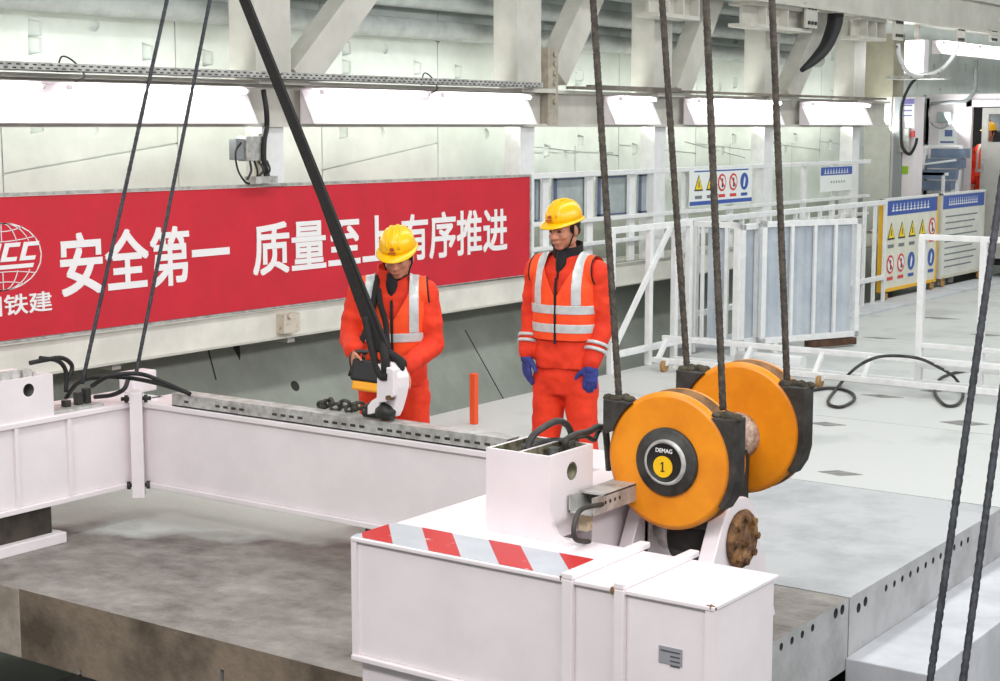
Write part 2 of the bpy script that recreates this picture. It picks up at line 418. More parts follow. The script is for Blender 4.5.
p = atX(0.5, 290, BX); q = atX(51, 283, BX); pt = atX(26, 294, BX); ptt = atX(26, 315, BX)
hw = q.y - lc.y
t = MB(); text_on(t, '中国铁建', (BX + .001, lc.y - hw, atX(26, 313.5, BX).z), (0, 2 * hw, 0), (0, 0, atX(26, 293, BX).z - atX(26, 313.5, BX).z), NX, 0.014, 0.002)
t.build('lettering', PRINT, bn)
g = MB()
def gp(a, b): return V((BX + .002, lc.y + R * a, lc.z + R * .70 * b))
def arc(f, t0, t1, wd=0.006):
    pts = [f(t0 + (t1 - t0) * i / 24) for i in range(25)]
    for u_, v_ in zip(pts, pts[1:]): g.bar(u_, v_ + (v_ - u_) * 0.1, 0.003, wd, V((0, 0, 1)) if abs((v_ - u_).normalized().z) < .9 else V((0, 1, 0)))
arc(lambda t: gp(math.cos(t), math.sin(t)), 0, 2 * PI, 0.008)
for k in (0.0, 0.42, 0.76):
    for s in ((-1, 1) if k else (1,)):
        for a0, a1 in ((0.45, PI / 2), (-PI / 2, -0.45)):
            arc(lambda t, k=k, s=s: gp(s * k * math.cos(t), math.sin(t)), a0, a1)
for zz, wdt in ((0.55, .83), (-0.55, .83), (0.85, .52), (-0.85, .52)):
    arc(lambda t, zz=zz, wdt=wdt: gp(t * wdt, zz - 0.10 * (zz / abs(zz)) * (1 - t * t)), -1, 1)
g.build('globe_emblem', PRINT, bn)
lt = MB()
def para(x0, x1, z0, z1, sh=0.25): # slanted bar in globe units
    z0 *= 1.25; z1 *= 1.25
    lt.prism([gp(x0 + z0 * sh, z0), gp(x1 + z0 * sh, z0), gp(x1 + z1 * sh, z1), gp(x0 + z1 * sh, z1)], NX * 0.002)
for k, x in enumerate((-0.98, -0.5, -0.02, 0.46)):
    para(x, x + .40, 0.22, 0.32); para(x, x + .13, -0.02, 0.22)
    if k == 1: para(x + .13, x + .27, 0.05, 0.12); para(x + .27, x + .40, 0.12, 0.22); para(x, x + .13, -.12, -.02); lt.prism([gp(x + .27, -.15), gp(x + .40, -.15), gp(x + .29, .055), gp(x + .16, .055)], NX * .002)
    else: para(x, x + .40, -0.12, -0.02)
para(-1.0, 0.86, -0.30, -0.20)
lt.build('emblem_lettering', PRINT, bn)

# ================================================================== GANTRY
GX = -5.6
gt = thing('gantry_frame', (GX, 5, 0.9), 'white steel gantry frame of columns, beams and braces along the tunnel wall', 'steel frame')
b = MB().box(GX - .05, GX - .03, -4, 14.1, 2.33, 2.62); b.box(GX - .14, GX + .05, -4, 14.1, 2.30, 2.33); b.box(GX - .14, GX + .05, -4, 14.1, 2.62, 2.65)
b.build('longitudinal_beam', STEEL, gt)
cols = [(1.47, 2.09), (4.68, 5.55), (7.27, 8.06), (9.83, 10.68), (12.41, 13.3)]
for i, (a, c) in enumerate(cols):
    w_ = 0.34; m = (a + c) / 2
    y0 = c - 0.36
    MB().box(GX - .26, GX + .02, y0 - .05, c - .02, 2.66, 5.2).build('column', STEEL, gt, 0.006)
    bl = MB().box(GX - .2, GX + .12, y0 - .12, c + .08, 2.62, 2.66)
    bl.build('base_flange', STEEL, gt)
    MB().box(GX - .18, GX + .0, y0 + .02, c - .1, 0.88, 2.30).build('support_post', RAILW, gt, 0.004)
for x in (508, 655, 762, 803, 858):
    pass
def diag(a, b, wd=0.26):
    p, q = atX(*a, GX - .08), atX(*b, GX - .08); q = q + (q - p) * 0.6; p = p - (q - p).normalized() * .12
    MB().bar(p, q, 0.2, wd, V((0, 0, 1))).build('diagonal_brace', STEEL, gt, 0.004)
diag((300, 72), (350, 4)); diag((556, 66), (590, -10), 0.3); diag((678, 86), (706, 8), 0.3); diag((787, 92), (826, 5), 0.3)
# bolted splice plate beside the second column
b = MB().box(GX - .02, GX + .06, atX(543, 60, GX).y, atX(553, 60, GX).y, 2.32, 3.05)
for k in range(6):
    z = atX(549, 54 + k * 9.5, GX + .06).z; y = atX(549, 60, GX).y
    b.cyl((GX + .06, y, z), (GX + .085, y, z), 0.025, 8)
b.build('splice_plate', mat('splice_beige', (182, 172, 156), .6, var=.12, scale=12), gt)
# upper longitudinal beam and its bolted hangers on the right
UX = -5.25
ub = MB().box(UX - .04, UX, 6.0, 22, 3.73, 4.15); ub.box(UX - .16, UX + .06, 6, 22, 3.70, 3.73); ub.box(UX - .16, UX + .06, 6, 22, 4.15, 4.19)
ub.build('upper_beam', STEEL, gt)
for x0, x1, yb in ((660, 702, 14), (752, 813, 28), (862, 888, 38)):
    a, c = atX(x0, yb, UX), atX(x1, yb, UX)
    h = MB().box(UX - .3, UX - .02, a.y, c.y, 3.42, 3.46); h.box(UX - .3, UX - .02, a.y, c.y, 3.66, 3.70)
    h.box(UX - .16, UX - .13, a.y, c.y, 3.46, 3.66)
    for k in (0.25, 0.6, 0.97): yk = a.y + (c.y - a.y) * k; h.box(UX - .3, UX - .02, yk - .012, yk + .012, 3.46, 3.66)
    h.build('hanger_stub', STEEL, gt)
for x, yt, yb in ((812, 3, 28), (899, 18, 40), (961, 26, 43), (994, 30, 42)):
    c = atX(x, (yt + yb) / 2, UX + .03); hh = (atX(x, yt, UX).z - atX(x, yb, UX).z) / 2
    h = MB().box(UX, UX + .03, c.y - .16, c.y + .16, c.z - hh, c.z + hh)
    for dy in (-.09, .0, .09):
        for dz in (-.6, .6): h.cyl((UX + .03, c.y + dy, c.z + dz * hh), (UX + .05, c.y + dy, c.z + dz * hh), 0.022, 8, mi=1)
    h.build('bolted_plate', [STEEL, DSTEEL], gt)

# lamps slung on the beam
def lamp(xa, xb, X, z0, z1, label, yA=None, yB=None):
    ya = atX(xa, 90, X).y if yA is None else yA; yb = atX(xb, 90, X).y if yB is None else yB
    t = thing('tunnel_lamp', (X, (ya + yb) / 2, z0), label, 'lamp', 'long lamps along the gantry')
    c = MB().hexa([(X, ya, z1), (X + .02, ya, z1), (X + .02, yb, z1), (X, yb, z1), (X, ya, z1 + .012), (X + .12, ya, z1 + .012), (X + .12, yb, z1 + .012), (X, yb, z1 + .012)])
    c.hexa([(X, ya, z1), (X + .012, ya, z1), (X + .012, yb, z1), (X, yb, z1), (X + .13, ya, z0), (X + .142, ya, z0), (X + .142, yb, z0), (X + .13, yb, z0)][0:4] + [(X + .13, ya, z0), (X + .142, ya, z0), (X + .142, yb, z0), (X + .13, yb, z0)])
    c.build('reflector', WHITE, t)
    for y in (ya, yb): MB().prism([(X, y, z1), (X + .135, y, z0), (X, y, z0)], (0, 0.008 if y == ya else -0.008, 0)).build('end_plate', WHITE, t)
    n = max(1, round((yb - ya) / 1.5)); L = (yb - ya) / n
    for k in range(n):
        u = MB().cyl((X + .13, ya + k * L + .12, z1 - .02), (X + .13, ya + (k + 1) * L - .12, z1 - .02), 0.016, 12)
        tb = u.build('lamp_tube', TUBE, t)
        for e in (ya + k * L + .1, ya + (k + 1) * L - .12): MB().cyl((X + .13, e, z1 - .02), (X + .13, e + .025, z1 - .02), 0.02, 12).build('lamp_holder', WHITE, tb)
    return t
lamp(0, 244, GX + .05, 2.325, 2.58, 'long lit lamp above the left half of the red banner', yA=-2.2)
lamp(300, 525, GX + .05, 2.325, 2.59, 'long lit lamp with slanted white reflector above the right half of the banner')
lamp(604, 650, GX + .05, 2.325, 2.60, 'short lit lamp right of the banner, behind the first hoist rope')
lamp(684, 775, GX + .05, 2.325, 2.60, 'lit lamp with slanted reflector between the third and fourth gantry columns')
lamp(800, 864, GX + .05, 2.325, 2.60, 'lit lamp rightmost along the lower gantry beam beside the beige panel')
# cable trays above the lamps
def tray(name, ya, yb, X, z, label):
    b = MB().box(X, X + .13, ya, yb, z, z + .006); b.box(X + .124, X + .13, ya, yb, z, z + .055); b.box(X, X + .006, ya, yb, z, z + .055)
    y = ya + .03
    while y < yb - .05:
        for dz in (.012, .034): b.box(X + .1298, X + .1312, y + (0.03 if dz > .02 else 0), y + .03 + (0.03 if dz > .02 else 0), z + dz, z + dz + .010, 1)
        y += .065
    return tag(b.build(name, [GALV, DSTEEL]), label, 'cable tray')
tray('cable_tray', -2.5, 5.25, GX + .10, 2.655, 'long perforated grey cable tray above the banner lamps')
tag(MB().box(GX + .06, GX + .16, 5.9, 13.7, 2.665, 2.69).box(GX + .10, GX + .16, 6.2, 8.0, 2.69, 2.71).build('cable_tray', mat('brown_tray', (126, 118, 108), 0.6, 0.2, var=.2)), 'thin brown cable tray along the beam right of the banner', 'cable tray')
# loose wires on the tray
for k, (x, y) in enumerate(((72, 68), (430, 82))):
    p = atX(x, y, GX + .22)
    tag(MB().tube(curve([p + V((0, -.12, -.03)), p + V((0, -.08, .07)), p + V((0, .02, .04)), p + V((0, .1, -.05)), p + V((0, .02, -.09))]), 0.006, 6).build('loose_wire', DSTEEL),
        ('curl of loose wire on the cable tray above the left lamp', 'small curl of loose wire on the tray before the second column')[k], 'wire')

# pipes behind the gantry on the wall
for k, (z, r) in enumerate(((3.19, .09), (3.46, .09), (3.73, .09))):
    tag(MB().cyl((-6.22, -5, z), (-6.22, 13.2, z), r, 20).build('wall_pipe', PIPE),
        ('lowest of the grey pipes running along the upper tunnel wall', 'middle grey pipe running along the upper tunnel wall', 'upper grey pipe along the tunnel wall at the top edge')[k], 'pipe', 'pipes along the tunnel wall')

# junction box under the first column
p = atX(250, 158, GX + .04)
jb = thing('junction_box', (GX, p.y, 1.86), 'grey electrical junction box with black cables below the first gantry column', 'junction box')
a, c = atX(239, 137, GX).y, atX(262, 137, GX).y; z0, z1 = atX(245, 161, GX).z, atX(245, 136, GX).z
MB().box(GX - .02, GX + .08, a, c - .08, z0, z1).build('cover', GALV, jb, 0.006)
MB().box(GX - .02, GX + .06, a - .09, a - .01, z0 + .01, z1 - .02).build('socket', mat('grey_socket', (132, 136, 138), .6), jb, 0.006)
MB().box(GX - .02, GX + .03, c - .07, c + .02, atX(262, 184, GX).z, z1 + .02).build('back_plate', BEIGE, jb)
q = MB().box(GX + .0, GX + .12, a + .05, c + .04, atX(255, 183, GX).z, atX(255, 176, GX).z)
q.build('bracket', GALV, jb)
for k in range(5):
    y = a + .03 + k * .045
    MB().tube(curve([(GX + .08, y, z0), (GX + .12, y - .03 + .02 * (k % 3), z0 - .07), (GX + .1, y - .05 + .05 * (k % 2), z0 - .13), (GX + .05, y, atX(255, 177, GX).z)]), 0.009, 6).build('cable', BLACK if k % 2 else DSTEEL, jb)
MB().tube(curve([(GX + .08, c - .06, 2.58), (GX + .1, c - .05, 2.42), (GX + .08, c - .03, 2.3), (GX + .1, c - .08, 2.2), (GX + .1, c - .09, z0 + .02), (GX + .1, c - .07, z0 - .06), (GX + .08, c - .03, z0 - .12)]), 0.02, 8).build('cable', BLACK, jb)
MB().tube(curve([(GX + .07, a - .05, z1 - .05), (GX + .1, a - .14, z1 - .12), (GX + .1, a - .12, z0 - .06), (GX + .08, a - .03, z0 - .15), (GX + .06, a + .04, z0 - .17)]), 0.008, 6).build('cable', BLACK, jb)

# ================================================================== CONCRETE BLOCK UNDER THE SPREADER
blk = thing('concrete_segment', (-2, -1.1, -0.36), 'large wet grey concrete segment lying under the white lifting beam', 'concrete block')
mb = MB().box(-3.46, 0.0, -2.28, -0.011, -0.36, 0.0)
cut = MB(); z = lambda a, b: (740 + a / 2.423, 400 + b / 2.423)
hole_row(cut, [z(100, 598), z(126, 583), z(151, 568), z(176, 552)]); hole_row(cut, [z(232, 517), z(248, 508)], 0.026)
for x in (222, 80):
    p = atY(x, 676, -2.28); cut.box(p.x - .012, p.x + .012, -2.4, -2.2, p.z - .08, p.z + .03)
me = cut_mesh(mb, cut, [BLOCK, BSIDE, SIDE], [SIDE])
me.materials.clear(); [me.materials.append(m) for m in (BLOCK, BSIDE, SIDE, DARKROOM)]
for p in me.polygons: p.material_index = 3 if -.1 < p.center.x < -.001 else (0 if p.normal.z > .5 else (1 if p.normal.y < -.5 else 2))  # inside the holes the shade is put into the colour
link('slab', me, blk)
e = MB().box(EDGE, -3.462, -2.285, -0.006, -0.36, -0.0); e.m = [1, 0, 1, 1, 1, 1]
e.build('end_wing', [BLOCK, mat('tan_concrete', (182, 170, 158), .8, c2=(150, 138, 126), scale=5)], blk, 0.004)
# lower sill of the pit in front
struct(MB().box(-6, 3, -2.6, -2.3, -1.3, -0.85).build('trim_3', SIDE))

# ================================================================== LIFTING BEAM (spreader frame)
sp = thing('load_spreader', (-2.2, -1.2, 0.0), 'white painted steel lifting frame resting on the concrete segment', 'lifting beam')
LX = -4.02
# left longitudinal girder
b = MB().box(LX - .36, LX, -4.2, -0.80, 0.25, 0.69)
b.box(LX - .38, LX + .02, -4.2, -0.78, 0.69, 0.72); b.box(LX - .38, LX + .02, -4.2, -0.78, 0.22, 0.25)
b.build('side_girder', WHITE, sp, 0.004)
for x in (16, 69):
    y = atX(x, 470, LX).y; MB().box(LX, LX + .018, y - .012, y + .012, 0.25, 0.69).build('stiffener', WHITE, sp)
# foot
MB().box(LX - .33, LX - .02, -2.1, -1.60, 0.06, 0.22).build('foot', mat('dark_timber_pad', (66, 60, 50), .8, c2=(44, 40, 34), scale=9), sp, 0.004)
MB().box(LX - .38, LX + .03, -2.2, -1.54, 0.0, 0.06).build('foot_plate', WHITE, sp, 0.005)
# cover box with hole
pb = atX(53, 400, LX).y
cb = MB().box(LX - .34, LX + .005, -2.35, pb, 0.72, 0.955)
cut = MB(); ph = atX(28, 390, LX); cut.cyl((LX + .1, ph.y, ph.z), (LX - .05, ph.y, ph.z), 0.036, 24)
cut.box(LX - .32, LX - .015, -2.33, pb - .015, 0.93, 1.1)
me = cut_mesh(cb, cut, [WHITE], [DSTEEL]); 
if len(me.materials) < 2: me.materials.append(DSTEEL)
for p in me.polygons:
    c = p.center
    if (V((0, c.y, c.z)) - V((0, ph.y, ph.z))).length < 0.038 and c.x < LX + .002: p.material_index = 1
link('cover_box', me, sp)
# cross beam
CY = -0.975
b = MB().box(LX - .02, -0.56, CY, CY + .33, 0.25, 0.69); b.box(LX - .02, -0.56, CY - .02, CY + .35, 0.69, 0.72); b.box(LX - .02, -0.56, CY - .02, CY + .35, 0.22, 0.25)
b.build('cross_beam', WHITE, sp, 0.004)
# corner flange plates with bolts
c0 = V((LX + .015, CY - .015, 0))
d45 = V((1, -1, 0)).normalized(); e45 = V((1, 1, 0)).normalized()
f = MB(); f.obox(c0 + d45 * .02 + V((0, 0, 0.475)), (0.15, 0.072, 0.62), M.Rotation(-PI / 4, 3, 'Z'))
f.build('corner_flange', WHITE, sp, 0.004)
f = MB()
for z in (0.235, 0.745):
    p = c0 + d45 * 0.055 + V((0, 0, z)); f.cyl(p - e45 * .085, p + e45 * .085, 0.012, 8); 
    for s in (-1, 1): f.cyl(p + e45 * s * .045, p + e45 * s * .065, 0.024, 6)
f.build('bolt', DSTEEL, sp)
# stub behind the corner
p = atX(143, 378, -4.15)
MB().box(-4.33, -4.21, CY + .14, CY + .33, 0.72, 0.845).build('end_stub', WHITE, sp, 0.006)
# cable tray along the cross beam
x0, x1 = -3.72, -1.38; ty = CY - .005
b = MB().box(x0, x1, ty, ty + .11, .722, .728); b.box(x0, x1, ty, ty + .005, .722, .79); b.box(x0, x1, ty + .105, ty + .11, .722, .79)
b.box(x0, x1, ty, ty + .11, .79, .795)
k = x0 + .1
while k < x1 - .06:
    if k > x1 - .85 or int(k * 7) % 3: b.box(k, k + .035, ty - .0008, ty, .748, .762, 1)
    k += .062
b.build('cable_tray', [GALV, DSTEEL], sp)
rp = MB().box(-1.95, -1.40, CY + .02, CY + .10, .7205, .735); rp.build('tray_end', GALV, sp)
# lifting hook plate on the cross beam
HY = CY + .03
def hp(x, y): return atY(x, y, HY)
out = [hp(*q) for q in ((387, 362), (391, 363), (396, 369), (399, 378), (399, 388), (397, 398), (393, 412), (390, 418), (381, 418), (381, 408), (387, 400), (388, 385), (386, 372), (383, 366))]
MB().prism(out, (0, .085, 0)).build('hook_plate', WHITE, sp, 0.006)
o2 = [hp(*q) for q in ((381, 363), (397, 369), (397, 395), (391, 401), (383, 402), (381, 412), (371, 414), (371, 405), (375, 400), (380, 397))]
MB().prism([q - V((0, .03, 0)) for q in o2], (0, .05, 0)).build('hook_cheek', WHITE, sp, 0.005)
p = hp(393, 397); MB().cyl(p - V((0, .045, 0)), p + V((0, .01, 0)), .014, 12).build('hook_pin', RUST, sp)
# front box girder on the right
b = MB().prism([(-.945, -2.62, .25), (.628, -2.62, .25), (.628, -2.17, .25), (-.56, -2.17, .25), (-.56, -1.66, .25), (-.945, -1.66, .25)], (0, 0, .455))
b.prism([(-.953, -2.635, .705), (.636, -2.635, .705), (.636, -2.15, .705), (-.55, -2.15, .705), (-.55, -1.645, .705), (-.953, -1.645, .705)], (0, 0, .017))
b.box(-.953, .636, -2.64, -2.15, 0.228, 0.25); b.box(-.953, -.55, -2.2, -1.645, 0.228, 0.25)
b.build('front_girder', WHITE, sp, 0.004)
for xa, xb in ((.035, .08), (.25, .29)):
    MB().box(xa, xb, -2.645, -2.62, .25, .722).box(xa, xb, -2.645, -2.1, .722, .745).build('rib', WHITE, sp, 0.004)
MB().box(-.952, -.925, -2.632, -2.62, .25, .705).build('stiffener', WHITE, sp)
MB().box(.60, .636, -2.632, -2.62, .25, .722).build('stiffener', WHITE, sp)
MB().box(-.93, -.2, -2.6, -1.7, 0.0, 0.228).build('foot', WHITE, sp, 0.005)
MB().box(-.2, .62, -2.6, -2.3, 0.1, 0.228).build('lower_panel', WHITE, sp, 0.005)
# hazard tape
ha = [((375, 540), (400, 521), (425, 524), (404, 542)), ]
def tz(x, y): return atZ(x, y, .7225)
T0, T1 = -2.622, -2.365
MB().prism([(-.955, T0, .7222), (.03, T0, .7222), (.03, T1, .7222), (-.955, T1, .7222)], (0, 0, .0012)).build('tape_base', TWHITE, sp)
def clipx(poly, x0, x1):
    for lim, sg in ((x0, 1), (x1, -1)):
        out = []
        for a, c in zip(poly, poly[1:] + poly[:1]):
            ia, ic = (a[0] - lim) * sg >= 0, (c[0] - lim) * sg >= 0
            if ia: out.append(a)
            if ia != ic:
                t = (lim - a[0]) / (c[0] - a[0]); out.append((lim, a[1] + t * (c[1] - a[1])))
        poly = out
    return poly
for x in (-.90, -.575, -.25, .075):
    P = clipx([(x, T0), (x + .15, T0), (x + .15 - .235, T1), (x - .235, T1)], -.953, .028)
    MB().prism([V((a, c, .7234)) for a, c in P], (0, 0, .0012)).build('tape_stripe', TRED, sp)
# sticker on the front face (the code on it is left out)
a, c = atY(659, 645, -2.6215), atY(682, 667, -2.6215)
s = MB().box(a.x, c.x, -2.6235, -2.62, c.z, a.z)
zz = a.z - .012
for k in range(4): s.box(a.x + .008 if k == 0 else (a.x + c.x) / 2, c.x - .008, -2.6245, -2.6235, zz - .005, zz, 1); zz -= .016
s.build('sticker', [mat('grey_label', (150, 150, 156), .5), mat('label_print', (80, 80, 86), .5)], sp)
for x, y in ((.625, -2.628), (.03, -2.628), (.25, -2.64)):
    MB().ell((x - .005, y, .715), (.012, .008, .014), n=8).build('rust_spot', RUST, sp)
# upright open box on the girder
b = MB().box(-.58, -.28, -2.25, -1.94, .722, 1.055)
cut = MB(); cut.box(-.565, -.435, -2.235, -1.955, .99, 1.2); cut.box(-.42, -.295, -2.235, -1.955, .99, 1.2)
ph = atX(572, 471, -.28); cut.cyl((-.2, ph.y, ph.z), (-.33, ph.y, ph.z), .036, 24)
me = cut_mesh(b, cut, [WHITE], [GRIME])
if len(me.materials) < 2: me.materials.append(DSTEEL)
for p in me.polygons:
    c = p.center
    if (V((0, c.y, c.z)) - V((0, ph.y, ph.z))).length < .038 and c.x < -.282: p.material_index = 1
    elif (V((0, c.y, c.z)) - V((0, ph.y, ph.z))).length < .038 and -.296 < c.x < -.281: p.material_index = 1
    elif -.57 < c.x < -.29 and -2.24 < c.y < -1.95 and c.z > .98 and (p.normal.z < .5 or c.z < 1.05): p.material_index = 1
me.materials[1] = mat('dirty_grease', (150, 144, 122), .7, c2=(86, 84, 62), scale=22)
link('valve_box', me, sp, 0.003)
# fillet from the box into the girder top
pts = [(-.28, .722), (-.28, .84), (-.268, .79), (-.245, .752), (-.20, .73), (-.15, .722)]
MB().prism([(x, -2.25, z) for x, z in pts], (0, .02, 0)).build('gusset', WHITE, sp)
# girder running back from the upright box
b = MB().box(-.58, -.28, -1.94, -.60, .25, .795); b.box(-.60, -.20, -1.94, -.58, .795, .813)
b.build('back_girder', WHITE, sp, 0.004)
for y in (-1.65, -1.3): MB().box(-.28, -.2, y - .012, y + .012, .26, .72).build('stiffener', WHITE, sp)
MB().box(-.3, .02, -2.16, -1.2, .45, .47).build('shelf_plate', WHITE, sp)
# hose tray beside it
b = MB().box(-.27, -.16, -2.13, -1.60, .815, .825); b.box(-.165, -.158, -2.13, -1.60, .815, .885); b.box(-.27, -.263, -2.13, -1.60, .815, .885); b.box(-.27, -.158, -2.05, -1.70, .880, .888)
for k in range(4): b.cyl((-.1575, -2.04 + k * .035, .853), (-.157, -2.04 + k * .035, .853), .008, 8, mi=1)
b.build('hose_tray', [GALV, DSTEEL], sp)
MB().box(-.27, -.23, -2.06, -2.02, .73, .815).build('tray_bracket', mat('rust_stained_cream', (206, 188, 160), .7, c2=(160, 116, 74), scale=30, lo=.3, hi=.45), sp)
# hoses
def hose(pts, r, m=BLACK, parent=sp, name='hose'): return MB().tube(curve(pts), r, 10).build(name, m, parent)
hose([atX(x, y, -.45) for x, y in ((527, 450), (531, 439), (537, 432), (548, 425), (558, 421), (567, 425), (572, 436), (573, 448))], .014, DSTEEL)
hose([atX(x, y, -.345) for x, y in ((566, 452), (566, 441), (575, 435), (588, 432), (598, 427), (605, 430), (607, 444), (609, 470))], .014, DSTEEL)
hose([atX(x, y, -.36) for x, y in ((572, 452), (574, 440), (585, 436), (594, 440), (598, 432), (603, 428))], .010, DSTEEL)
hose([(-.52, -2.1, 1.0), (-.47, -2.0, 1.05), (-.36, -1.92, 1.05)], .014, DSTEEL)
hose([(-.16, -2.06, .85), (-.16, -2.2, .86), (-.15, -2.27, .83), (-.15, -2.27, .76), (-.15, -2.17, .725)], .010, DSTEEL)
for x, y in ((-.50, -2.08), (-.38, -2.07), (-.36, -1.99), (-.5, -1.99)): MB().cyl((x, y, .97), (x, y, 1.05), .025, 10).build('hose_fitting', DSTEEL, sp)
b = MB().box(-.26, -.2, -1.72, -1.56, .815, .97); b.cyl((-.19, -1.64, .93), (-.20, -1.64, .93), .035, 16, mi=1); b.build('valve', [WHITE, RUST], sp, .004)
# hoses over the left corner and fittings by the cover box
for k, pts in enumerate(([(66, 398), (78, 383), (100, 377), (130, 378), (160, 384), (186, 392)], [(92, 386), (110, 376), (140, 374), (165, 383), (190, 394)], [(95, 397), (112, 395), (124, 389), (128, 380)], [(68, 380), (72, 366), (62, 358), (45, 360), (30, 363)], [(66, 392), (66, 372), (58, 361), (40, 358)])):
    hose([atY(x, y, CY - .03 - .14 * (x < 125)) if k < 3 else atX(x, y, LX - .12) for x, y in pts], .013)
MB().box(LX - .2, LX - .02, -1.56, -1.2, .72, .735).build('fitting_plate', GALV, sp, .003)
for x, y in ((66, 400), (78, 392), (86, 388)):
    p = atX(x, y, LX - .1); MB().box(p.x - .02, p.x + .02, p.y - .02, p.y + .02, .735, p.z).build('hose_fitting', DSTEEL, sp, .003)
for x, y in ((12, 366), (24, 370), (3, 372)):
    p = atX(x, y, LX - .15); MB().box(p.x - .03, p.x + .03, p.y - .03, p.y + .03, .93, .975).build('hose_fitting', GALV, sp, .003)
b = MB()
for x, y in ((198, 392), (207, 391), (214, 393)):
    p = atY(x, y, CY + .1); b.cyl((p.x, p.y, .72), (p.x, p.y, .77), .018, 8)
b.build('bolt', DSTEEL, sp)
# lugs, pin and rusty pin flange for the hook block
PY, PZ = -1.55, .655
def lug(x0, x1):
    pts = [(PY + .17 * math.cos(a), PZ + .17 * math.sin(a)) for a in [math.radians(-10 + 10 * i) for i in range(17)]]
    pts += [(-1.80, .55), (-1.9, .50), (-2.16, .46), (-2.16, .25), (-1.2, .25), (-1.3, .5)]
    MB().prism([(x0, y, z) for y, z in pts], (x1 - x0, 0, 0)).build('lug', WHITE, sp, .005)
lug(.105, .175); lug(-.26, -.20)
b = MB().lathe([(.117, .0), (.122, .012), (.112, .026), (.07, .03), (.066, .022), (.03, .022), (.028, .034), (.0, .034)], (.175, PY, PZ), (1, 0, 0), 36)
for k in range(8):
    a = 2 * PI * k / 8; b.cyl((.19, PY + .09 * math.cos(a), PZ + .09 * math.sin(a)), (.218, PY + .09 * math.cos(a), PZ + .09 * math.sin(a)), .015, 6)
b.build('pin_flange', RUST, sp)
MB().cyl((-.32, PY, PZ), (.175, PY, PZ), .05, 20).build('pin', GALV, sp)

# ================================================================== HOOK BLOCK
hk = thing('hook_block', (.0, -1.55, .55), 'crane hook block with two big orange sheave covers hanging on four wire ropes', 'hook block')
RS = .276
SH = [(V((-.015, -1.81, .993)), .14), (V((.038, -1.31, 1.055)), .14)]
for k, (c, th) in enumerate(SH):
    prof = [(RS - .02, 0.0), (RS, .014), (RS, .03), (RS - .018, .045), (RS - .018, th - .045), (RS, th - .03), (RS, th - .012), (RS - .02, th)]
    s = MB().lathe(prof, c, (0, 1, 0), 72)
    n72 = 72
    for i in range(len(s.f)):
        if i // n72 in (2, 3, 4) and i < 7 * n72: s.m[i] = 1
    sv = s.build('sheave_cover', [ORANGE, mat('dusty_rim_%d' % k, (150, 110, 70), .8, c2=(104, 76, 48), scale=14)], hk)
    if k == 0:
        h = MB().lathe([(.137, .002), (.137, -.012), (.128, -.018), (.092, -.018), (.088, -.03), (.078, -.03), (.074, -.02), (.0, -.02)], c, (0, 1, 0), 48)
        nn = 48
        for i in range(len(h.f)):
            h.m[i] = 1 if (i // nn in (3, 4)) else (2 if i // nn >= 5 else 0)
        hb = h.build('hub', [DSTEEL, GALV, BLACK], sv)
        o = c + V((-.008, -.0205, -.018))
        MB().cyl(o, o - V((0, .004, 0)), .043, 28).build('number_disc', YELLOW, hb)
        t = MB().prism([o + V((a * .001, -.004, c * .001)) for a, c in ((-9, -20), (9, -20), (9, -15), (3, -15), (3, 20), (-2, 20), (-9, 13), (-9, 8), (-3, 12), (-3, -15), (-9, -15))], (0, -.001, 0)); t.build('numeral', BLACK, hb)
        t = MB(); text_on(t, 'DEMAG', c + V((-.042, -.0205, .038)), (.074, 0, 0), (0, 0, .017), (0, -1, 0), .02, .001); t.build('lettering', PRINT, hb)
    else:
        MB().lathe([(.10, .002), (.09, -.03), (.05, -.05), (.0, -.05)], c + V((0.0, 0, -.03)), (0, 1, 0), 24).build('hub', mat('pale_grease', (206, 190, 176), .8, c2=(150, 120, 100), scale=30), sv)
    # rope guards left and right
    for sgn, top, bot in ((1, .72, -.55), (-1, .80, .35)):
        pts = []
        a0, a1 = math.asin(top), math.asin(bot)
        for i in range(13):
            a = a0 + (a1 - a0) * i / 12; pts.append((math.cos(a) * (RS * .985), math.sin(a) * (RS * .985)))
        ox = RS + .022
        if sgn > 0: pts += [(ox - .05, -.165), (ox - .015, -.11), (ox, -.05), (ox, top * RS)]
        else: pts += [(ox, bot * RS - .02), (ox, top * RS)]
        MB().prism([V((c.x + sgn * x, c.y - .006, c.z + zz)) for x, zz in pts], (0, th * .62, 0)).build('rope_guard', GUARD, sv, .004)
        gm = MB(); random.seed(k * 5 + int(sgn))
        for i in range(9):
            gm.ell(V((c.x + sgn * (ox - .01 - .012 * i), c.y + .015 + random.random() * (th - .08), c.z + top * RS + .002)), (.018 + .012 * random.random(), .02, .010 + .012 * random.random()), n=8)
        gm.build('grime', mat('rope_grease_%d%d' % (k, sgn), (84, 76, 60), .9, c2=(48, 44, 36), scale=30), sv)
    # grime on top of the rim
b = MB().cyl((.0, -1.67, 1.0), (.02, -1.31, 1.03), .06, 20); b.build('axle', DSTEEL, hk)
b = MB().box(-.1, .1, -1.68, -1.32, .70, .98)
b.box(-.075, .085, -1.66, -1.40, .56, .72); b.build('crosshead', DSTEEL, hk, .01)
MB().cyl((-.09, PY, PZ), (.095, PY, PZ), .125, 28).build('eye', mat('black_grease_steel', (40, 38, 37), .5, .2, var=.3, scale=12), hk)
MB().cyl((-.16, PY, PZ), (-.10, PY, PZ), .09, 24).build('spacer', GALV, hk)

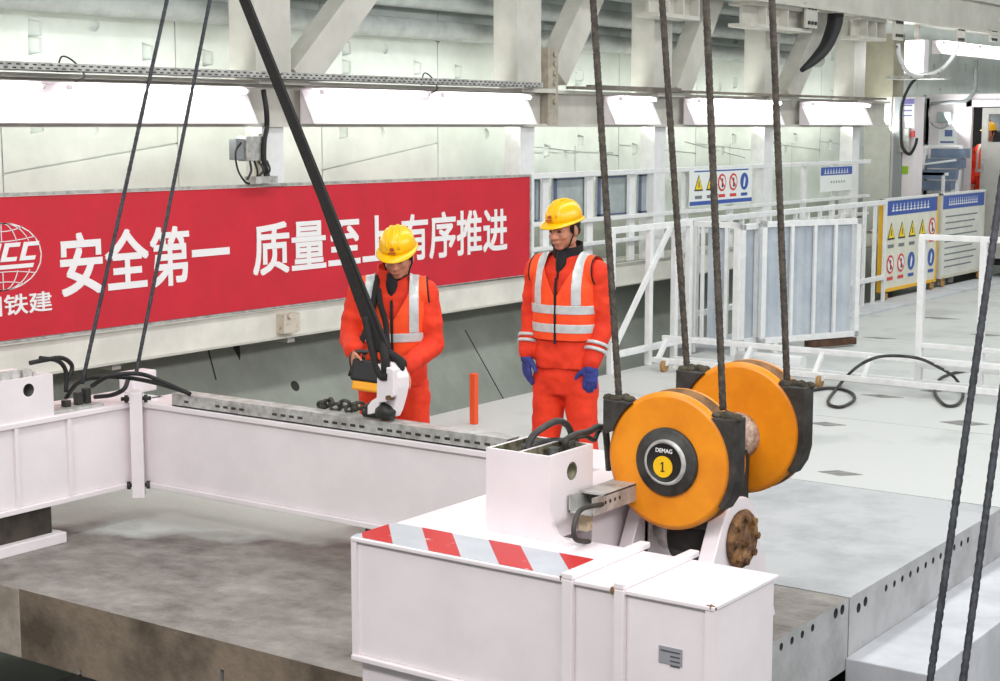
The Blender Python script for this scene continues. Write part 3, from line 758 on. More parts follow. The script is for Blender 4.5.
# ================================================================== ROPES
def rope(name, p0, p1, r, m, label, cat='rope', group=None, lobes=6):
    n = 420 if lobes else 2
    b = MB().tube([p0.lerp(p1, i / (n - 1)) for i in range(n)], r, 18 if lobes else 10, lobes=lobes, twist=2 * PI * 6 / .22 if lobes else 0)
    return tag(b.build(name, m), label, cat, group)
def rope_px(a, b, Yp, r, m, label, ext=1.0, group=None):
    p, q = atY(*a, Yp), atY(*b, Yp); q = p + (q - p) * ((6.5 - p.z) / (q.z - p.z))
    return rope('wire_rope', p, q, r, m, label, 'rope', group)
rope_px((619, 398), (593, 0), -1.74, .0128, ROPE, 'brown wire rope entering the left side of the front orange sheave', group='hoist ropes of the hook block')
rope_px((723, 410), (706, 0), -1.74, .0128, ROPE, 'brown wire rope entering the right side of the front orange sheave', group='hoist ropes of the hook block')
rope_px((687, 368), (662, 0), -1.24, .0128, ROPE, 'brown wire rope entering the left side of the rear orange sheave', group='hoist ropes of the hook block')
rope_px((787, 382), (772, 0), -1.24, .0128, ROPE, 'rusty wire rope rightmost of the four on the hook block', group='hoist ropes of the hook block')
for (a, b, lab) in (((82, 384), (167, 0), 'thin dark wire rope leftmost, rising from the left girder end'), ((136, 374), (210, 0), 'thin dark wire rope second from the left, rising from the beam corner')):
    p, q = atX(*a, -4.2), atX(*b, -4.2); p.z = max(p.z, .73); q = p + (q - p) * ((6.5 - p.z) / (q.z - p.z))
    rope('wire_rope', p, q, .0105, DROPE, lab, 'rope', 'ropes over the left girder')
for (a, b, lab) in (((930, 681), (1000, 195), 'dark wire rope slanting across the lower right corner, left of the pair'), ((963, 681), (1000, 410), 'dark wire rope at the right edge, right of the pair')):
    q = atD(*b, 5.3); p = atD(*a, 5.2); dd = q - p
    rope('wire_rope', p + dd * ((-1.25 - p.z) / dd.z), p + dd * ((6.5 - p.z) / dd.z), .011, DROPE, lab, 'rope', 'ropes at the right edge')
# black webbing sling over the hook plate
b = MB()
p0 = atY(392, 368, HY + .02); p1 = atY(243, -4, HY + .3); p1 = p1 + (p1 - p0) * .5
s_, u_, d_ = basis(p1 - p0, V((0, 1, 0)))
b.bar(p0 + d_ * .1, p1, .022, .060, V((1, 0, 0)))
b.bar(p0 + d_ * .1 + V((-.025, -.02, 0)), p0 + d_ * 1.0 + V((-.004, 0, 0)), .02, .058, V((1, 0, 0)))
b.tube(curve([p0 + d_ * .14, p0 + V((-.02, -.03, .05)), p0 + V((-.01, -.03, -.03)), p0 + V((.02, .02, -.02)), p0 + V((.03, .03, .03)), p0 + d_ * .10]), .024, 10)
b.tube(curve([p0 + d_ * .3 + V((-.02, -.03, 0)), p0 + d_ * .12 + V((-.05, -.04, 0)), p0 + V((-.04, -.05, -.03)), p0 + V((.01, -.05, -.04))]), .02, 8)
tag(b.build('lifting_sling', STRAP), 'black webbing lifting sling slanting down to the hook on the beam', 'sling')
# greasy shackle and chain lying on the beam
ch = MB(); random.seed(3)
for k in range(13):
    p = atY(322 + k * 4.6, 403 + k * .55, CY + .12); p.z = .812 + .012 * (k % 3)
    a = k * 1.3
    ring = [p + V((.03 * math.cos(t) * math.cos(a), .03 * math.cos(t) * math.sin(a), .018 * math.sin(t))) for t in [2 * PI * i / 10 for i in range(11)]]
    ch.tube(ring, .010, 6)
tag(ch.build('chain', mat('dirty_chain', (88, 84, 74), .8, .2, c2=(48, 46, 40), scale=30)), 'dirty dark chain lying on the beam left of the hook plate', 'chain')
p = atY(378, 411, CY + .03); p.z = .797
sk = MB().tube(curve([p + V((-.06, 0, .03)), p + V((-.06, 0, .06)), p + V((0, 0, .085)), p + V((.06, 0, .06)), p + V((.07, 0, .02))]), .02, 10)
sk.cyl(p + V((-.09, 0, .025)), p + V((.1, 0, .025)), .022, 12); sk.ell(p + V((.05, .0, .045)), (.06, .05, .045))
tag(sk.build('shackle', GRIME if False else mat('black_greased_shackle', (58, 58, 54), .5, .3, c2=(34, 34, 32), scale=20)), 'dark greasy shackle on the beam at the foot of the hook plate', 'shackle')
b = MB().box(-1.62, -1.48, CY + .16, CY + .22, .7201, .75); b.ell((-1.56, CY + .19, .75), (.06, .025, .02)); b.ell((-1.5, CY + .18, .745), (.04, .02, .025))
tag(b.build('fitting', BLACK), 'small black fitting on the beam beside the open valve box', 'fitting')

# ================================================================== RAILINGS, GATES AND BOARDS
def fence(name, loc, label, cat='railing', group=None): return thing(name, loc, label, cat, group)
# walkway railing right of the banner
RX = -5.62
wr = fence('walkway_railing', (RX, 8, .9), 'white walkway railing with grey infill panels right of the red banner')
for z, w_ in ((1.835, .05), (1.37, .04), (1.13, .04)): MB().box(RX - .025, RX + .025, 5.42, 13.6, z - w_ / 2, z + w_ / 2).build('rail', RAILW, wr, .004)
for x in (548, 592, 634, 660, 688, 733, 770, 806, 835): 
    y = atX(x, 200, RX).y; MB().box(RX - .06, RX - .02, y - .055, y + .055, .9, 1.84).build('post', RAILW, wr, .003)
for a, c in ((532, 546), (553, 589), (597, 630), (638, 650)):
    y0, y1 = atX(a, 200, RX - .08).y, atX(c, 200, RX - .08).y
    f = MB().box(RX - .10, RX - .075, y0, y1, 1.39, 1.80).build('infill_panel', MATS.get('infill_grey') or mat('infill_grey', (170, 180, 180), .4, var=.1), wr)
    q = MB()
    for u0, u1, v0, v1 in ((y0, y1, 1.78, 1.80), (y0, y1, 1.39, 1.41), (y0, y0 + .05, 1.39, 1.80), (y1 - .08, y1, 1.39, 1.80)): q.box(RX - .075, RX - .065, u0, u1, v0, v1)
    q.build('panel_frame', mat('panel_frame_blue', (92, 96, 128), .5) if a == 553 else MATS.get('panel_frame_blue', PALEBLUE), f)

# safety signs
def tri(mb, o, u, v, s, mi):
    mb.prism([o - u * s * .5 - v * s * .4, o + u * s * .5 - v * s * .4, o + v * s * .5], NX * .003, mi)
def disc(mb, o, u, v, r, mi, d=.003):
    mb.prism([o + u * r * math.cos(2 * PI * i / 24) + v * r * math.sin(2 * PI * i / 24) for i in range(24)], NX * d, mi)
def icon(mb, kind, o, s):
    u, v = V((0, 1, 0)), V((0, 0, 1))
    if kind == 'w':
        tri(mb, o, u, v, s, 4); tri(mb, o + NX * .003, u, v, s * .78, 2)
        mb.prism([o + NX * .006 - u * s * .05 - v * s * .2, o + NX * .006 + u * s * .05 - v * s * .2, o + NX * .006 + u * s * .04 + v * s * .14, o + NX * .006 - u * s * .04 + v * s * .14], NX * .002, 4)
    elif kind == 'p':
        disc(mb, o, u, v, s * .5, 3); disc(mb, o + NX * .003, u, v, s * .38, 0)
        p = o + NX * .006; a = (u - v).normalized(); c = (u + v).normalized()
        mb.prism([p - u * s * .08 - v * s * .28, p + u * s * .1 - v * s * .28, p + u * s * .06 + v * s * .25, p - u * s * .06 + v * s * .25], NX * .0015, 4)
        p = p + NX * .002
        mb.prism([p - a * s * .42 - c * s * .05, p + a * s * .42 - c * s * .05, p + a * s * .42 + c * s * .05, p - a * s * .42 + c * s * .05], NX * .0015, 3)
    else:
        disc(mb, o, u, v, s * .5, 1); p = o + NX * .003
        mb.prism([p - u * s * .16 - v * s * .3, p + u * s * .02 - v * s * .3, p + u * s * .14 + v * s * .1, p + u * s * .02 + v * s * .3, p - u * s * .08 + v * s * .1], NX * .0015, 0)
    p = o - v * s * .75
    mb.prism([p - u * s * .4 - v * s * .09, p + u * s * .4 - v * s * .09, p + u * s * .4 + v * s * .09, p - u * s * .4 + v * s * .09], NX * .002, {'w': 5, 'p': 3, 'm': 1}[kind])
SM = [SIGNW, BLUE, SIGNY, SIGNR, DSTEEL, INK]
def marks(mb, X, y0, y1, z, h, n, mi):
    """row of small illegible characters"""
    st = (y1 - y0) / n
    for i in range(n):
        a = y0 + i * st
        mb.box(X, X + .002, a, a + st * .7, z, z + h * .2, mi); mb.box(X, X + .002, a + st * .1, a + st * .6, z + h * .4, z + h * .55, mi)
        mb.box(X, X + .002, a + st * .28, a + st * .42, z + h * .2, z + h, mi)
SX = RX + .03
sg = thing('safety_sign', (SX, 9.1, 1.42), 'long white safety sign with yellow triangles and blue lower band on the far railing', 'sign')
y0, y1 = atX(689, 190, SX).y, atX(751, 190, SX).y
b = MB().box(SX, SX + .01, y0, y1, 1.42, 1.83)
b.build('sign_board', SIGNW, sg)
b = MB(); b.box(SX + .01, SX + .012, y0, y1, 1.43, 1.475, 1); b.box(SX + .01, SX + .012, y0 + .1, y1 - .1, 1.80, 1.815, 1)
for i, k in enumerate('wwppm'): icon(b, k, V((SX + .01, y0 + .2 + (y1 - y0 - .4) * i / 4, 1.67)), .2)
b.build('pictograms', SM, sg)
s2 = thing('notice_board', (SX, 12.2, 1.47), 'small white notice with a blue header on the railing left of the beige panel', 'sign')
y0, y1 = atX(820, 180, SX).y, atX(851, 180, SX).y
b = MB().box(SX, SX + .01, y0, y1, 1.47, 1.79).build('sign_board', SIGNW, s2)
b = MB().box(SX + .01, SX + .012, y0, y1, 1.68, 1.785, 1); marks(b, SX + .012, y0 + .1, y1 - .1, 1.70, .06, 9, 0); marks(b, SX + .01, y0 + .3, y1 - .2, 1.58, .03, 6, 5); b.build('print', SM, s2)

# deck-edge railing with diagonal brace, left of the gates
EX = -4.75
er = fence('edge_railing', (EX, 6.2, 0), 'white braced railing at the deck edge behind the standing worker')
for z in (1.345, .17): MB().box(EX - .025, EX + .025, 5.45, 7.0, z - .03, z + .03).build('rail', RAILW, er, .004)
for y in (5.48, 6.18, 6.68, 6.97): MB().box(EX - .028, EX + .028, y - .032, y + .032, 0.0, 1.345).build('post', RAILW, er, .004)
MB().bar((EX + .035, 5.52, .28), (EX + .035, 6.52, 1.32), .035, .05).build('diagonal_brace', RAILW, er)
# long baluster railing behind the gates
LXr = -5.0
lr = fence('baluster_railing', (LXr, 10, 0.03), 'long white baluster railing running behind the gates towards the sign boards')
for z in (1.33, .35): MB().box(LXr - .025, LXr + .025, 7.2, 12.7, z - .03, z + .03).build('rail', RAILW, lr, .004)
y = 7.25
while y < 12.7:
    MB().box(LXr - .02, LXr + .02, y - .02, y + .02, .03, 1.33).build('baluster', RAILW, lr); y += .34

def panel_gate(name, a, c, z0, z1, bars, sheet, label, group=None, plank=False):
    a, c = V(a), V(c); d = (c - a); L = d.length; d.normalize(); n = V((d.y, -d.x, 0))
    t = thing(name, (a.x, a.y, z0 - .02), label, 'gate', group)
    def vb(u, w_, m, nm, z0_=z0, z1_=z1, off=0.0, th=.05):
        p = a + d * u + n * off; MB().bar(V((p.x, p.y, z0_)), V((p.x, p.y, z1_)), w_, th, n).build(nm, m, t, .003)
    f = MB()
    for u in (.03, L - .03):
        p = a + d * u; f.bar((p.x, p.y, z0), (p.x, p.y, z1), .06, .05, n)
    for z in (z0 + .03, z1 - .03):
        p, q = a, c; f.bar((p.x, p.y, z), (q.x, q.y, z), .05, .06, V((0, 0, 1)))
    f.build('frame', RAILW, t, .003)
    for u in bars: vb(u * L, .035, RAILW, 'bar', z0 + .05, z1 - .05, .012, .03)
    if sheet:
        s = MB(); u0, u1 = sheet[0] * L, sheet[1] * L; k = max(3, int((u1 - u0) / .06)); back = []; fr_ = []
        for i in range(k + 1):
            u = u0 + (u1 - u0) * i / k; o = -.02 - (.012 if i % 2 else 0)
            fr_.append(a + d * u + n * o)
        poly = fr_ + [q - n * .004 for q in reversed(fr_)]
        s.prism([V((q.x, q.y, z0 + .05)) for q in poly], (0, 0, z1 - z0 - .1)); s.build('sheet', GREYP, t)
    if plank:
        p, q = a + d * (L * .48), a + d * (L * .97); MB().bar((p.x, p.y, z0 - .045), (q.x, q.y, z0 - .045), .08, .07).build('plank', WOOD, t)
        p = a + d * .2; MB().bar((p.x, p.y, 0), (p.x, p.y, z0), .05, .05, n).build('foot', RAILW, t)
    else:
        for u in (.05, L - .05):
            p = a + d * u; MB().bar((p.x, p.y, 0), (p.x, p.y, z0), .05, .05, n).build('foot', RAILW, t)
    return t
ga, gb = atZ(759, 344, .1), atZ(857, 336, .1)
panel_gate('panel_gate', ga, gb, .1, 1.35, (.3, .53, .74), (.06, .94), 'white framed gate with blue grey corrugated sheet and three bars, right of the ropes', plank=True)
panel_gate('panel_gate', atZ(688, 342, .1), atZ(738, 346, .1), .1, 1.35, (.12, .28, .75), (.36, .68), 'narrow white gate with thin bars and a grey sheet strip, left of the corrugated gate')
panel_gate('panel_gate', atZ(739, 346, .1), atZ(757, 342, .1), .1, 1.33, (), (.1, .9), 'slim white gate leaf with grey sheet wedged beside the corrugated gate')

# sign boards on the deck edge
def board(name, y0, y1, z0, z1, label, yellow, hdr):
    X = -5.05; t = thing(name, (X, (y0 + y1) / 2, 0.03), label, 'sign board')
    MB().box(X - .03, X, y0, y1, z0, z1).build('board', mat('board_white_%d' % int(y0), (232, 230, 214) if yellow else (226, 226, 218), .5, var=.06, scale=3), t)
    f = MB().box(X - .05, X + .012, y0 - .07, y0, z0 - .02, z1 + .03); f.box(X - .05, X + .012, y0, y1, z0 - .03, z0 + .015); f.box(X - .05, X + .012, y1 - .03, y1, z0, z1)
    f.build('edge_frame', EDGEY if yellow else BEIGE, t, .003)
    MB().box(X - .05, X + .012, y0 - .07, y1, z1, z1 + .03).build('top_rail', RAILW, t)
    b = MB().box(X, X + .004, y0, y1 - .03, z1 - .2, z1 - .01, 1); marks(b, X + .004, y0 + .25, y1 - .3, z1 - .15, .1, hdr, 0)
    if yellow:
        L = y1 - y0
        for i, k in enumerate('wwwwp'): icon(b, k, V((X + .002, y0 + .25 + (L - .45) * i / 4, z1 - .42)), .25)
        for i, k in enumerate('ppmmm'): icon(b, k, V((X + .002, y0 + .25 + (L - .45) * i / 4, z1 - .85)), .25)
    else:
        for r in range(9): b.box(X, X + .002, y0 + .15, y1 - .3 - .1 * (r % 3), z1 - .32 - r * .09, z1 - .30 - r * .09, 5)
    b.build('print', SM, t)
    for y in (y0 + .1, y1 - .15):
        c = MB().box(X - .05, X + .02, y - .03, y + .03, .12, z0 - .02); c.cyl((X - .02, y, .085), (X + .02, y, .085), .055, 16)
        c.build('caster', mat('caster_%d' % int(y * 10), (170, 130, 80), .6), t)
    return t
board('warning_board', 12.78, 14.72, .16, 1.34, 'white board with blue header, yellow warning triangles and yellow left edge', True, 11)
board('notice_board', 14.9, 16.68, .18, 1.34, 'white text board with blue header right of the yellow edged warning board', False, 14)

# mobile barrier across the deck
MY = 6.33
mb_ = fence('mobile_barrier', (-2.6, MY, 0), 'low white wheeled barrier across the deck with a tall open frame on its right', 'barrier')
for z, y, x0, x1 in ((.29, MY - .22, -4.55, -.5), (.06, MY, -4.55, -.5), (.10, MY - .4, -4.55, -.5)): MB().box(x0, x1, y - .025, y + .025, z - .025, z + .025).build('base_rail', RAILW, mb_, .004)
for x in (918, 979): 
    p = atY(x, 384, MY).x; MB().box(p - .03, p + .03, MY - .03, MY + .03, .06, 1.36).build('post', RAILW, mb_, .004)
px_ = atY(918, 384, MY).x
MB().box(px_ - .03, -.5, MY - .025, MY + .025, 1.32, 1.37).build('top_rail', RAILW, mb_, .004)
for z in (.39, .21): MB().box(px_, -.5, MY - .02, MY + .02, z - .022, z + .022).build('middle_rail', RAILW, mb_, .004)
for x in (-4.5, -3.6, atY(819, 370, MY - .3).x, atY(868, 368, MY - .3).x, -1.0): MB().bar((x, MY - .4, .10), (x, MY - .22, .29), .04, .04).build('strut', RAILW, mb_)
for x in (-4.3, -.8): MB().box(x - .02, x + .02, MY - .42, MY + .02, .035, .07).build('cross_tie', RAILW, mb_)
cx = atY(817, 395, MY - .5)
for x in (cx.x, -4.4):
    c = MB().box(x - .03, x + .03, MY - .46, MY - .40, .06, .12); c.cyl((x - .018, MY - .45, .055), (x + .018, MY - .45, .055), .055, 16, mi=1)
    c.build('caster', [RAILW, MATS['caster_128'] if 'caster_128' in MATS else RUST], mb_)
for y in (MY,): MB().box(-.7, -.6, y - .03, y + .03, 0, .06).build('foot', RAILW, mb_)
p, q = atY(738, 362, MY + .25), atY(803, 368, MY + .25)
tag(MB().cyl((p.x, MY + .25, .08), (q.x, MY + .25, .08), .078, 24).build('white_pipe', RAILW), 'short white pipe lying behind the low wheeled barrier', 'pipe')

# black cable across the deck
cp = [(786, 392, 0), (802, 392, 0), (830, 388, 0), (850, 392, 0), (854, 400, 0), (840, 407, 0), (828, 402, 0), (838, 387, 0), (850, 373, .1), (865, 362, .33), (885, 356, .335), (917, 358, .33), (940, 368, .2), (955, 378, .06), (963, 393, 0), (958, 404, 0), (945, 405, 0), (935, 393, 0), (938, 381, 0), (950, 374, 0), (975, 369, 0), (1006, 365, 0)]
tag(MB().tube(curve([atZ(x, y, z + .016) for x, y, z in cp], 8), .014, 8).build('power_cable', DSTEEL), 'black looped power cable on the deck around the wheeled barrier', 'cable')

# orange stake at the deck edge
p = atZ(474, 424, 0); p.x = max(p.x, EDGE + .05)
sk_ = MB().box(p.x - .025, p.x + .025, p.y - .025, p.y + .025, 0, .40)
tag(sk_.build('stake', STAKE, None, .004), 'short orange stake standing on the deck edge left of the standing worker', 'stake')

# mortar filled pockets in the deck
for x, y, sx, sy in ((838, 473, .16, .07), (825, 424, .16, .07), (962, 423, .2, .1), (880, 396, .2, .06), (930, 391, .1, .05), (985, 335, .2, .08), (935, 318, .3, .08), (878, 338, .2, .06)):
    p = atZ(x, y, .0)
    struct(MB().prism([p + V((-sx * .8, -sy * .6, .0004)), p + V((sx * .3, -sy * 1.2, .0004)), p + V((sx, sy * .6, .0004)), p + V((-sx * .2, sy * 1.1, .0004))], (0, 0, .002)).build('floor_patch', PATCH, floor0))

# ================================================================== FAR RIGHT
# control column
Yc = 14.6
x0, x1 = atY(866, 150, Yc).x, atY(914, 150, Yc).x
ct = thing('control_column', ((x0 + x1) / 2, Yc, 0), 'white control column with a notice, grey switch box and cables behind the sign boards', 'control cabinet')
MB().box(x0, x1, Yc, Yc + .35, 0, 2.72).build('body', WHITE, ct, .006)
def onY(xa, ya, xb, yb, Yp): a, c = atY(xa, ya, Yp), atY(xb, yb, Yp); return a.x, c.x, c.z, a.z
a, c, z0, z1 = onY(868, 42, 896, 71, Yc); MB().box(a, c, Yc - .1, Yc + .3, 2.72, 3.6).build('upper_box', mat('shaded_beige', (172, 166, 146), .6, var=.05), ct)  # beige darkened to paint in the shade on this box
a, c, z0, z1 = onY(868, 71, 890, 190, Yc); MB().box(a, c, Yc - .05, Yc, 0.0, 2.95).build('side_panel', mat('grey_beige_panel', (206, 206, 198), .5, var=.05), ct)
a, c, z0, z1 = onY(902, 99, 914, 122, Yc); n_ = MB().box(a, c, Yc - .01, Yc, z0, z1).build('notice', SIGNW, ct)
q = MB().box(a, c, Yc - .014, Yc - .01, z1 - .07, z1)
for k in range(3): q.box(a + .03, c - .03, Yc - .014, Yc - .01, z0 + .08 + k * .07, z0 + .10 + k * .07)
q.build('print', mat('notice_violet', (128, 120, 180), .5), n_)
a, c, z0, z1 = onY(902, 128, 911, 152, Yc); MB().box(a, c, Yc - .1, Yc, z0, z1).build('switch_box', GALV, ct, .008)
a, c, z0, z1 = onY(912, 131, 915, 137, Yc); MB().box(a, c, Yc - .06, Yc, z0, z1).build('red_button', SIGNR, ct)
a, c, z0, z1 = onY(901, 166, 908, 174, Yc); MB().box(a, c, Yc - .01, Yc, z0, z1).build('green_sticker', mat('green_sticker', (140, 180, 40), .5), ct)
a, c, z0, z1 = onY(896, 97, 901, 195, Yc); MB().box(a, c, Yc - .04, Yc, 0.0, z1).build('conduit', mat('grey_conduit', (140, 144, 146), .5), ct)
pts = [(919, 76), (911, 84), (904, 98), (901, 112), (901, 140), (904, 150), (910, 154), (915, 146), (917, 138)]
MB().tube(curve([atY(x, y, Yc - .12) for x, y in pts]), .022, 8).build('cable', BLACK, ct)
# flood lamp and upper lamps
fl = thing('flood_lamp', atY(913, 60, Yc - .3), 'very bright white flood lamp under the upper beam at the right', 'lamp')
a, c = atY(904, 40, Yc - .3), atY(923, 73, Yc - .3)
MB().box(a.x, c.x, Yc - .28, Yc - .1, c.z, a.z).build('housing', WHITE, fl, .01)
MB().box(a.x + .02, c.x - .02, Yc - .30, Yc - .28, c.z + .02, a.z - .02).build('lens', FLOOD, fl)
MB().box((a.x + c.x) / 2 - .03, (a.x + c.x) / 2 + .03, Yc - .22, Yc - .16, a.z, 3.70).build('bracket', STEEL, fl)
q = MB().box(a.x - .2, c.x + .25, Yc - .4, Yc + .1, c.z - .08, c.z - .03); q.build('bracket', GALV, fl)
lamp(0, 0, -5.3, 3.32, 3.5, 'long lit lamp under the upper beam at the right edge', yA=14.95, yB=19.5)
pts = [(898, 44), (900, 58), (908, 72), (922, 76), (940, 70), (952, 58), (958, 44)]
tag(MB().tube(curve([atX(x, y, -5.15) for x, y in pts]), .03, 8).build('hanging_cable', mat('white_cable', (226, 226, 226), .5, c2=(60, 60, 60), scale=5, lo=.36, hi=.42)), 'white and black cable hanging in a loop right of the flood lamp', 'cable')
pts = [(836, 10), (834, 26), (826, 46), (814, 60), (802, 70)]
pp = [atX(x, y, -5.35) for x, y in pts]; cc = curve(pp, 6)
tag(MB().tube(cc, [.10 - .07 * (i / (len(cc) - 1)) ** 2 for i in range(len(cc))], 12).build('rubber_hose', BLACK), 'thick black rubber hose hanging below the upper beam', 'hose')

# cabin with an open grey door
Yk = 17.2
cb_ = thing('cabin', (-5.5, Yk, .3), 'white cabin with a narrow dark doorway behind an open grey door at the right edge', 'cabin')
xl, xm, xn = atY(925, 150, Yk).x, atY(971, 150, Yk).x, atY(980, 150, Yk).x
zt = atY(960, 107, Yk).z; zr = atY(960, 98, Yk).z
b = MB().box(xl, xm, Yk, Yk + .05, .3, zr); b.box(xm, xn + .9, Yk, Yk + .05, zt, zr); b.box(xn + .75, xn + 1.2, Yk, Yk + .05, .3, zr)
b.box(xl, xl + .05, Yk, Yk + 2, .3, zr); b.box(xl, xn + 1.2, Yk, Yk + 2, zr, zr + .06)
b.build('wall', WHITE, cb_)
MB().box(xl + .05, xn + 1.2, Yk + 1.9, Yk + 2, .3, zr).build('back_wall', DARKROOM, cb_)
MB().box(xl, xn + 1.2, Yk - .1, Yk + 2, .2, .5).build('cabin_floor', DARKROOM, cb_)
b = MB().box(xm - .09, xm, Yk - .04, Yk, .3, zt + .1); b.box(xm - .09, xn + .75, Yk - .04, Yk, zt, zt + .1); b.build('door_frame', WHITE, cb_)
xd0, xd1 = atY(981, 150, Yk - .3).x, atY(981, 150, Yk - .3).x + .66
wz0, wz1 = atY(995, 142, Yk - .3).z, atY(995, 114, Yk - .3).z; wx = atY(988, 130, Yk - .3).x
d = MB().box(xd0, wx, Yk - .3, Yk - .26, .32, zt - .02); d.box(wx, xd1 - .1, Yk - .3, Yk - .26, .32, wz0); d.box(wx, xd1 - .1, Yk - .3, Yk - .26, wz1, zt - .02); d.box(xd1 - .1, xd1, Yk - .3, Yk - .26, .32, zt - .02)
dr = d.build('door', mat('grey_door', (186, 182, 176), .5, var=.05), cb_)
MB().box(xd0 + .02, xd0 + .05, Yk - .34, Yk - .30, wz0 - .45, wz0 - .25).build('door_handle', GALV, dr)
a, c, z0, z1 = onY(940, 112, 953, 122, Yk); MB().box(a, c, Yk - .12, Yk, z0, z1).build('grey_box', mat('pale_grey_green', (160, 172, 170), .5), cb_)
a, c, z0, z1 = onY(939, 128, 957, 145, Yk); n_ = MB().box(a, c, Yk - .01, Yk, z0, z1).build('poster', SIGNW, cb_)
q = MB().box(a + .1, a + .22, Yk - .014, Yk - .01, (z0 + z1) / 2, z1 - .03); q.box(a + .03, c - .05, Yk - .014, Yk - .01, z0 + .03, z0 + .06); q.build('print', mat('poster_blue', (96, 110, 160), .5), n_)
pts = [(931, 104), (929, 114), (932, 124), (942, 128), (951, 122)]
MB().tube(curve([atY(x, y, Yk - .15) for x, y in pts]), .014, 6).build('cable', GALV, cb_)
MB().tube(curve([atY(x, y, Yk - .2) for x, y in ((931, 104), (950, 102), (965, 101), (974, 92), (976, 78), (976, 60))]), .03, 6).build('conduit', mat('conduit_grey', (130, 134, 134), .5), cb_)
# steel stair in front of the cabin
Yt = 16.1
st = thing('steel_stair', (atY(940, 190, Yt).x, Yt, 0), 'small steel stair with dark blue treads leading up to the white cabin', 'stair')
for xa, xb in (((916, 190), (926, 146)), ((952, 192), (962, 146))):
    p, q = atY(*xa, Yt), atY(*xb, Yt + .5); MB().bar((p.x, Yt, p.z - 1.0), q, .05, .1).build('stringer', RAILW, st)
for y in (152, 162, 173, 184):
    p, q = atY(919 + (184 - y) * .25, y, Yt + .2), atY(953 + (184 - y) * .25, y, Yt + .2)
    MB().box(p.x, q.x, Yt + .1 + (184 - y) * .008, Yt + .35 + (184 - y) * .008, p.z - .09, p.z + .05).build('tread', PALEBLUE, st)
b = MB()
for (x, y, x2, y2) in ((926, 146, 962, 146), (918, 165, 956, 160)): 
    b.bar(atY(x, y, Yt - .05), atY(x2, y2, Yt - .05), .03, .03)
b.build('handrail', RAILW, st)
for x in (916, 954): p = atY(x, 190, Yt); MB().box(p.x - .03, p.x + .03, Yt - .03, Yt + .03, 0, p.z).build('leg', RAILW, st)
# grille frames on the rail below
tag(MB().box(atY(880, 170, 15.6).x, atY(915, 170, 15.6).x + .5, 15.58, 15.62, 1.60, 1.64).box(atY(880, 170, 15.6).x, atY(880, 170, 15.6).x + .04, 15.58, 15.62, 0, 1.6).box(atY(945, 170, 15.6).x - .04, atY(945, 170, 15.6).x, 15.58, 15.62, 0, 1.6).box(atY(915, 170, 15.6).x, atY(945, 170, 15.6).x, 15.58, 15.62, 1.60, 1.64).build('hand_rail', RAILW), 'white hand rail between the control column and the steel stair', 'railing')

# ================================================================== PEOPLE
def nz(me, amp, sc=(9, 9, 5), seed=0.0):
    me.update(); ns = [v.normal.copy() for v in me.vertices]
    for v, n in zip(me.vertices, ns):
        q = V((v.co.x * sc[0] + seed, v.co.y * sc[1], v.co.z * sc[2]))
        v.co += n * amp * (noise.noise(q) + .5 * noise.noise(q * 2.3))
    return me
def cover(me, cuts, off, thick, mats):
    """a sheet lying `off` outside a surface, trimmed by planes (point, outward normal)"""
    bm = bmesh.new(); bm.from_mesh(me); bm.normal_update()
    ns = [v.normal.copy() for v in bm.verts]
    for v, n in zip(bm.verts, ns): v.co += n * off
    for co, no in cuts:
        g = bm.verts[:] + bm.edges[:] + bm.faces[:]
        bmesh.ops.bisect_plane(bm, geom=g, plane_co=V(co), plane_no=V(no), clear_outer=True)
    ob = bpy.data.meshes.new('c'); bm.normal_update()
    if thick and bm.faces:
        bmesh.ops.solidify(bm, geom=bm.faces[:], thickness=-thick)
    bm.to_mesh(ob); bm.free()
    for m in (mats if isinstance(mats, list) else [mats]): ob.materials.append(m)
    for p in ob.polygons: p.use_smooth = True; p.material_index = 0
    return ob
def hand(mb, wr, tip, palm, side, curl, r=.0088, spread=1.0, fat=0.0):
    """wr wrist, tip direction of the knuckles, palm normal, side +1/-1 where the thumb leaves"""
    wr = V(wr); d = V(tip).normalized(); n = V(palm); n = (n - d * n.dot(d)).normalized(); s = d.cross(n).normalized() * side
    R = M((s, d, n)).transposed()
    k = wr + d * .095
    mb.cap(wr - d * .02, wr + d * .02, .029, .027)
    mb.ell(wr + d * .05, (.043 + fat, .056 + fat, .018 + fat), R, 16); mb.ell(wr + d * .085, (.040 + fat, .022 + fat, .014 + fat), R, 14)
    for i, (o, L) in enumerate(((.030, .078), (.010, .088), (-.011, .082), (-.031, .064))):
        p = k + s * o * spread - d * (.006 * (abs(i - 1))); a = curl * (.55 + .08 * i); dd = d + s * (o * 1.2 * (spread - .6))
        for f, w0, w1 in ((.42, 1.0, .95), (.33, .95, .88), (.25, .88, .74)):
            v = (dd.normalized() * math.cos(a) + n * math.sin(a)); q = p + v * L * f
            mb.cap(p, q, r * w0, r * w1, 10); p = q; a += curl * .75
    p = wr + d * .03 + s * .032; v = (s * .75 + d * .62 + n * .35 * curl).normalized()
    for L, w0, w1 in ((.036, 1.3, 1.15), (.030, 1.15, 1.0), (.024, 1.0, .8)):
        q = p + v * L; mb.cap(p, q, r * w0, r * w1, 10); p = q; v = (v + d * .35 + n * .25 * curl).normalized()
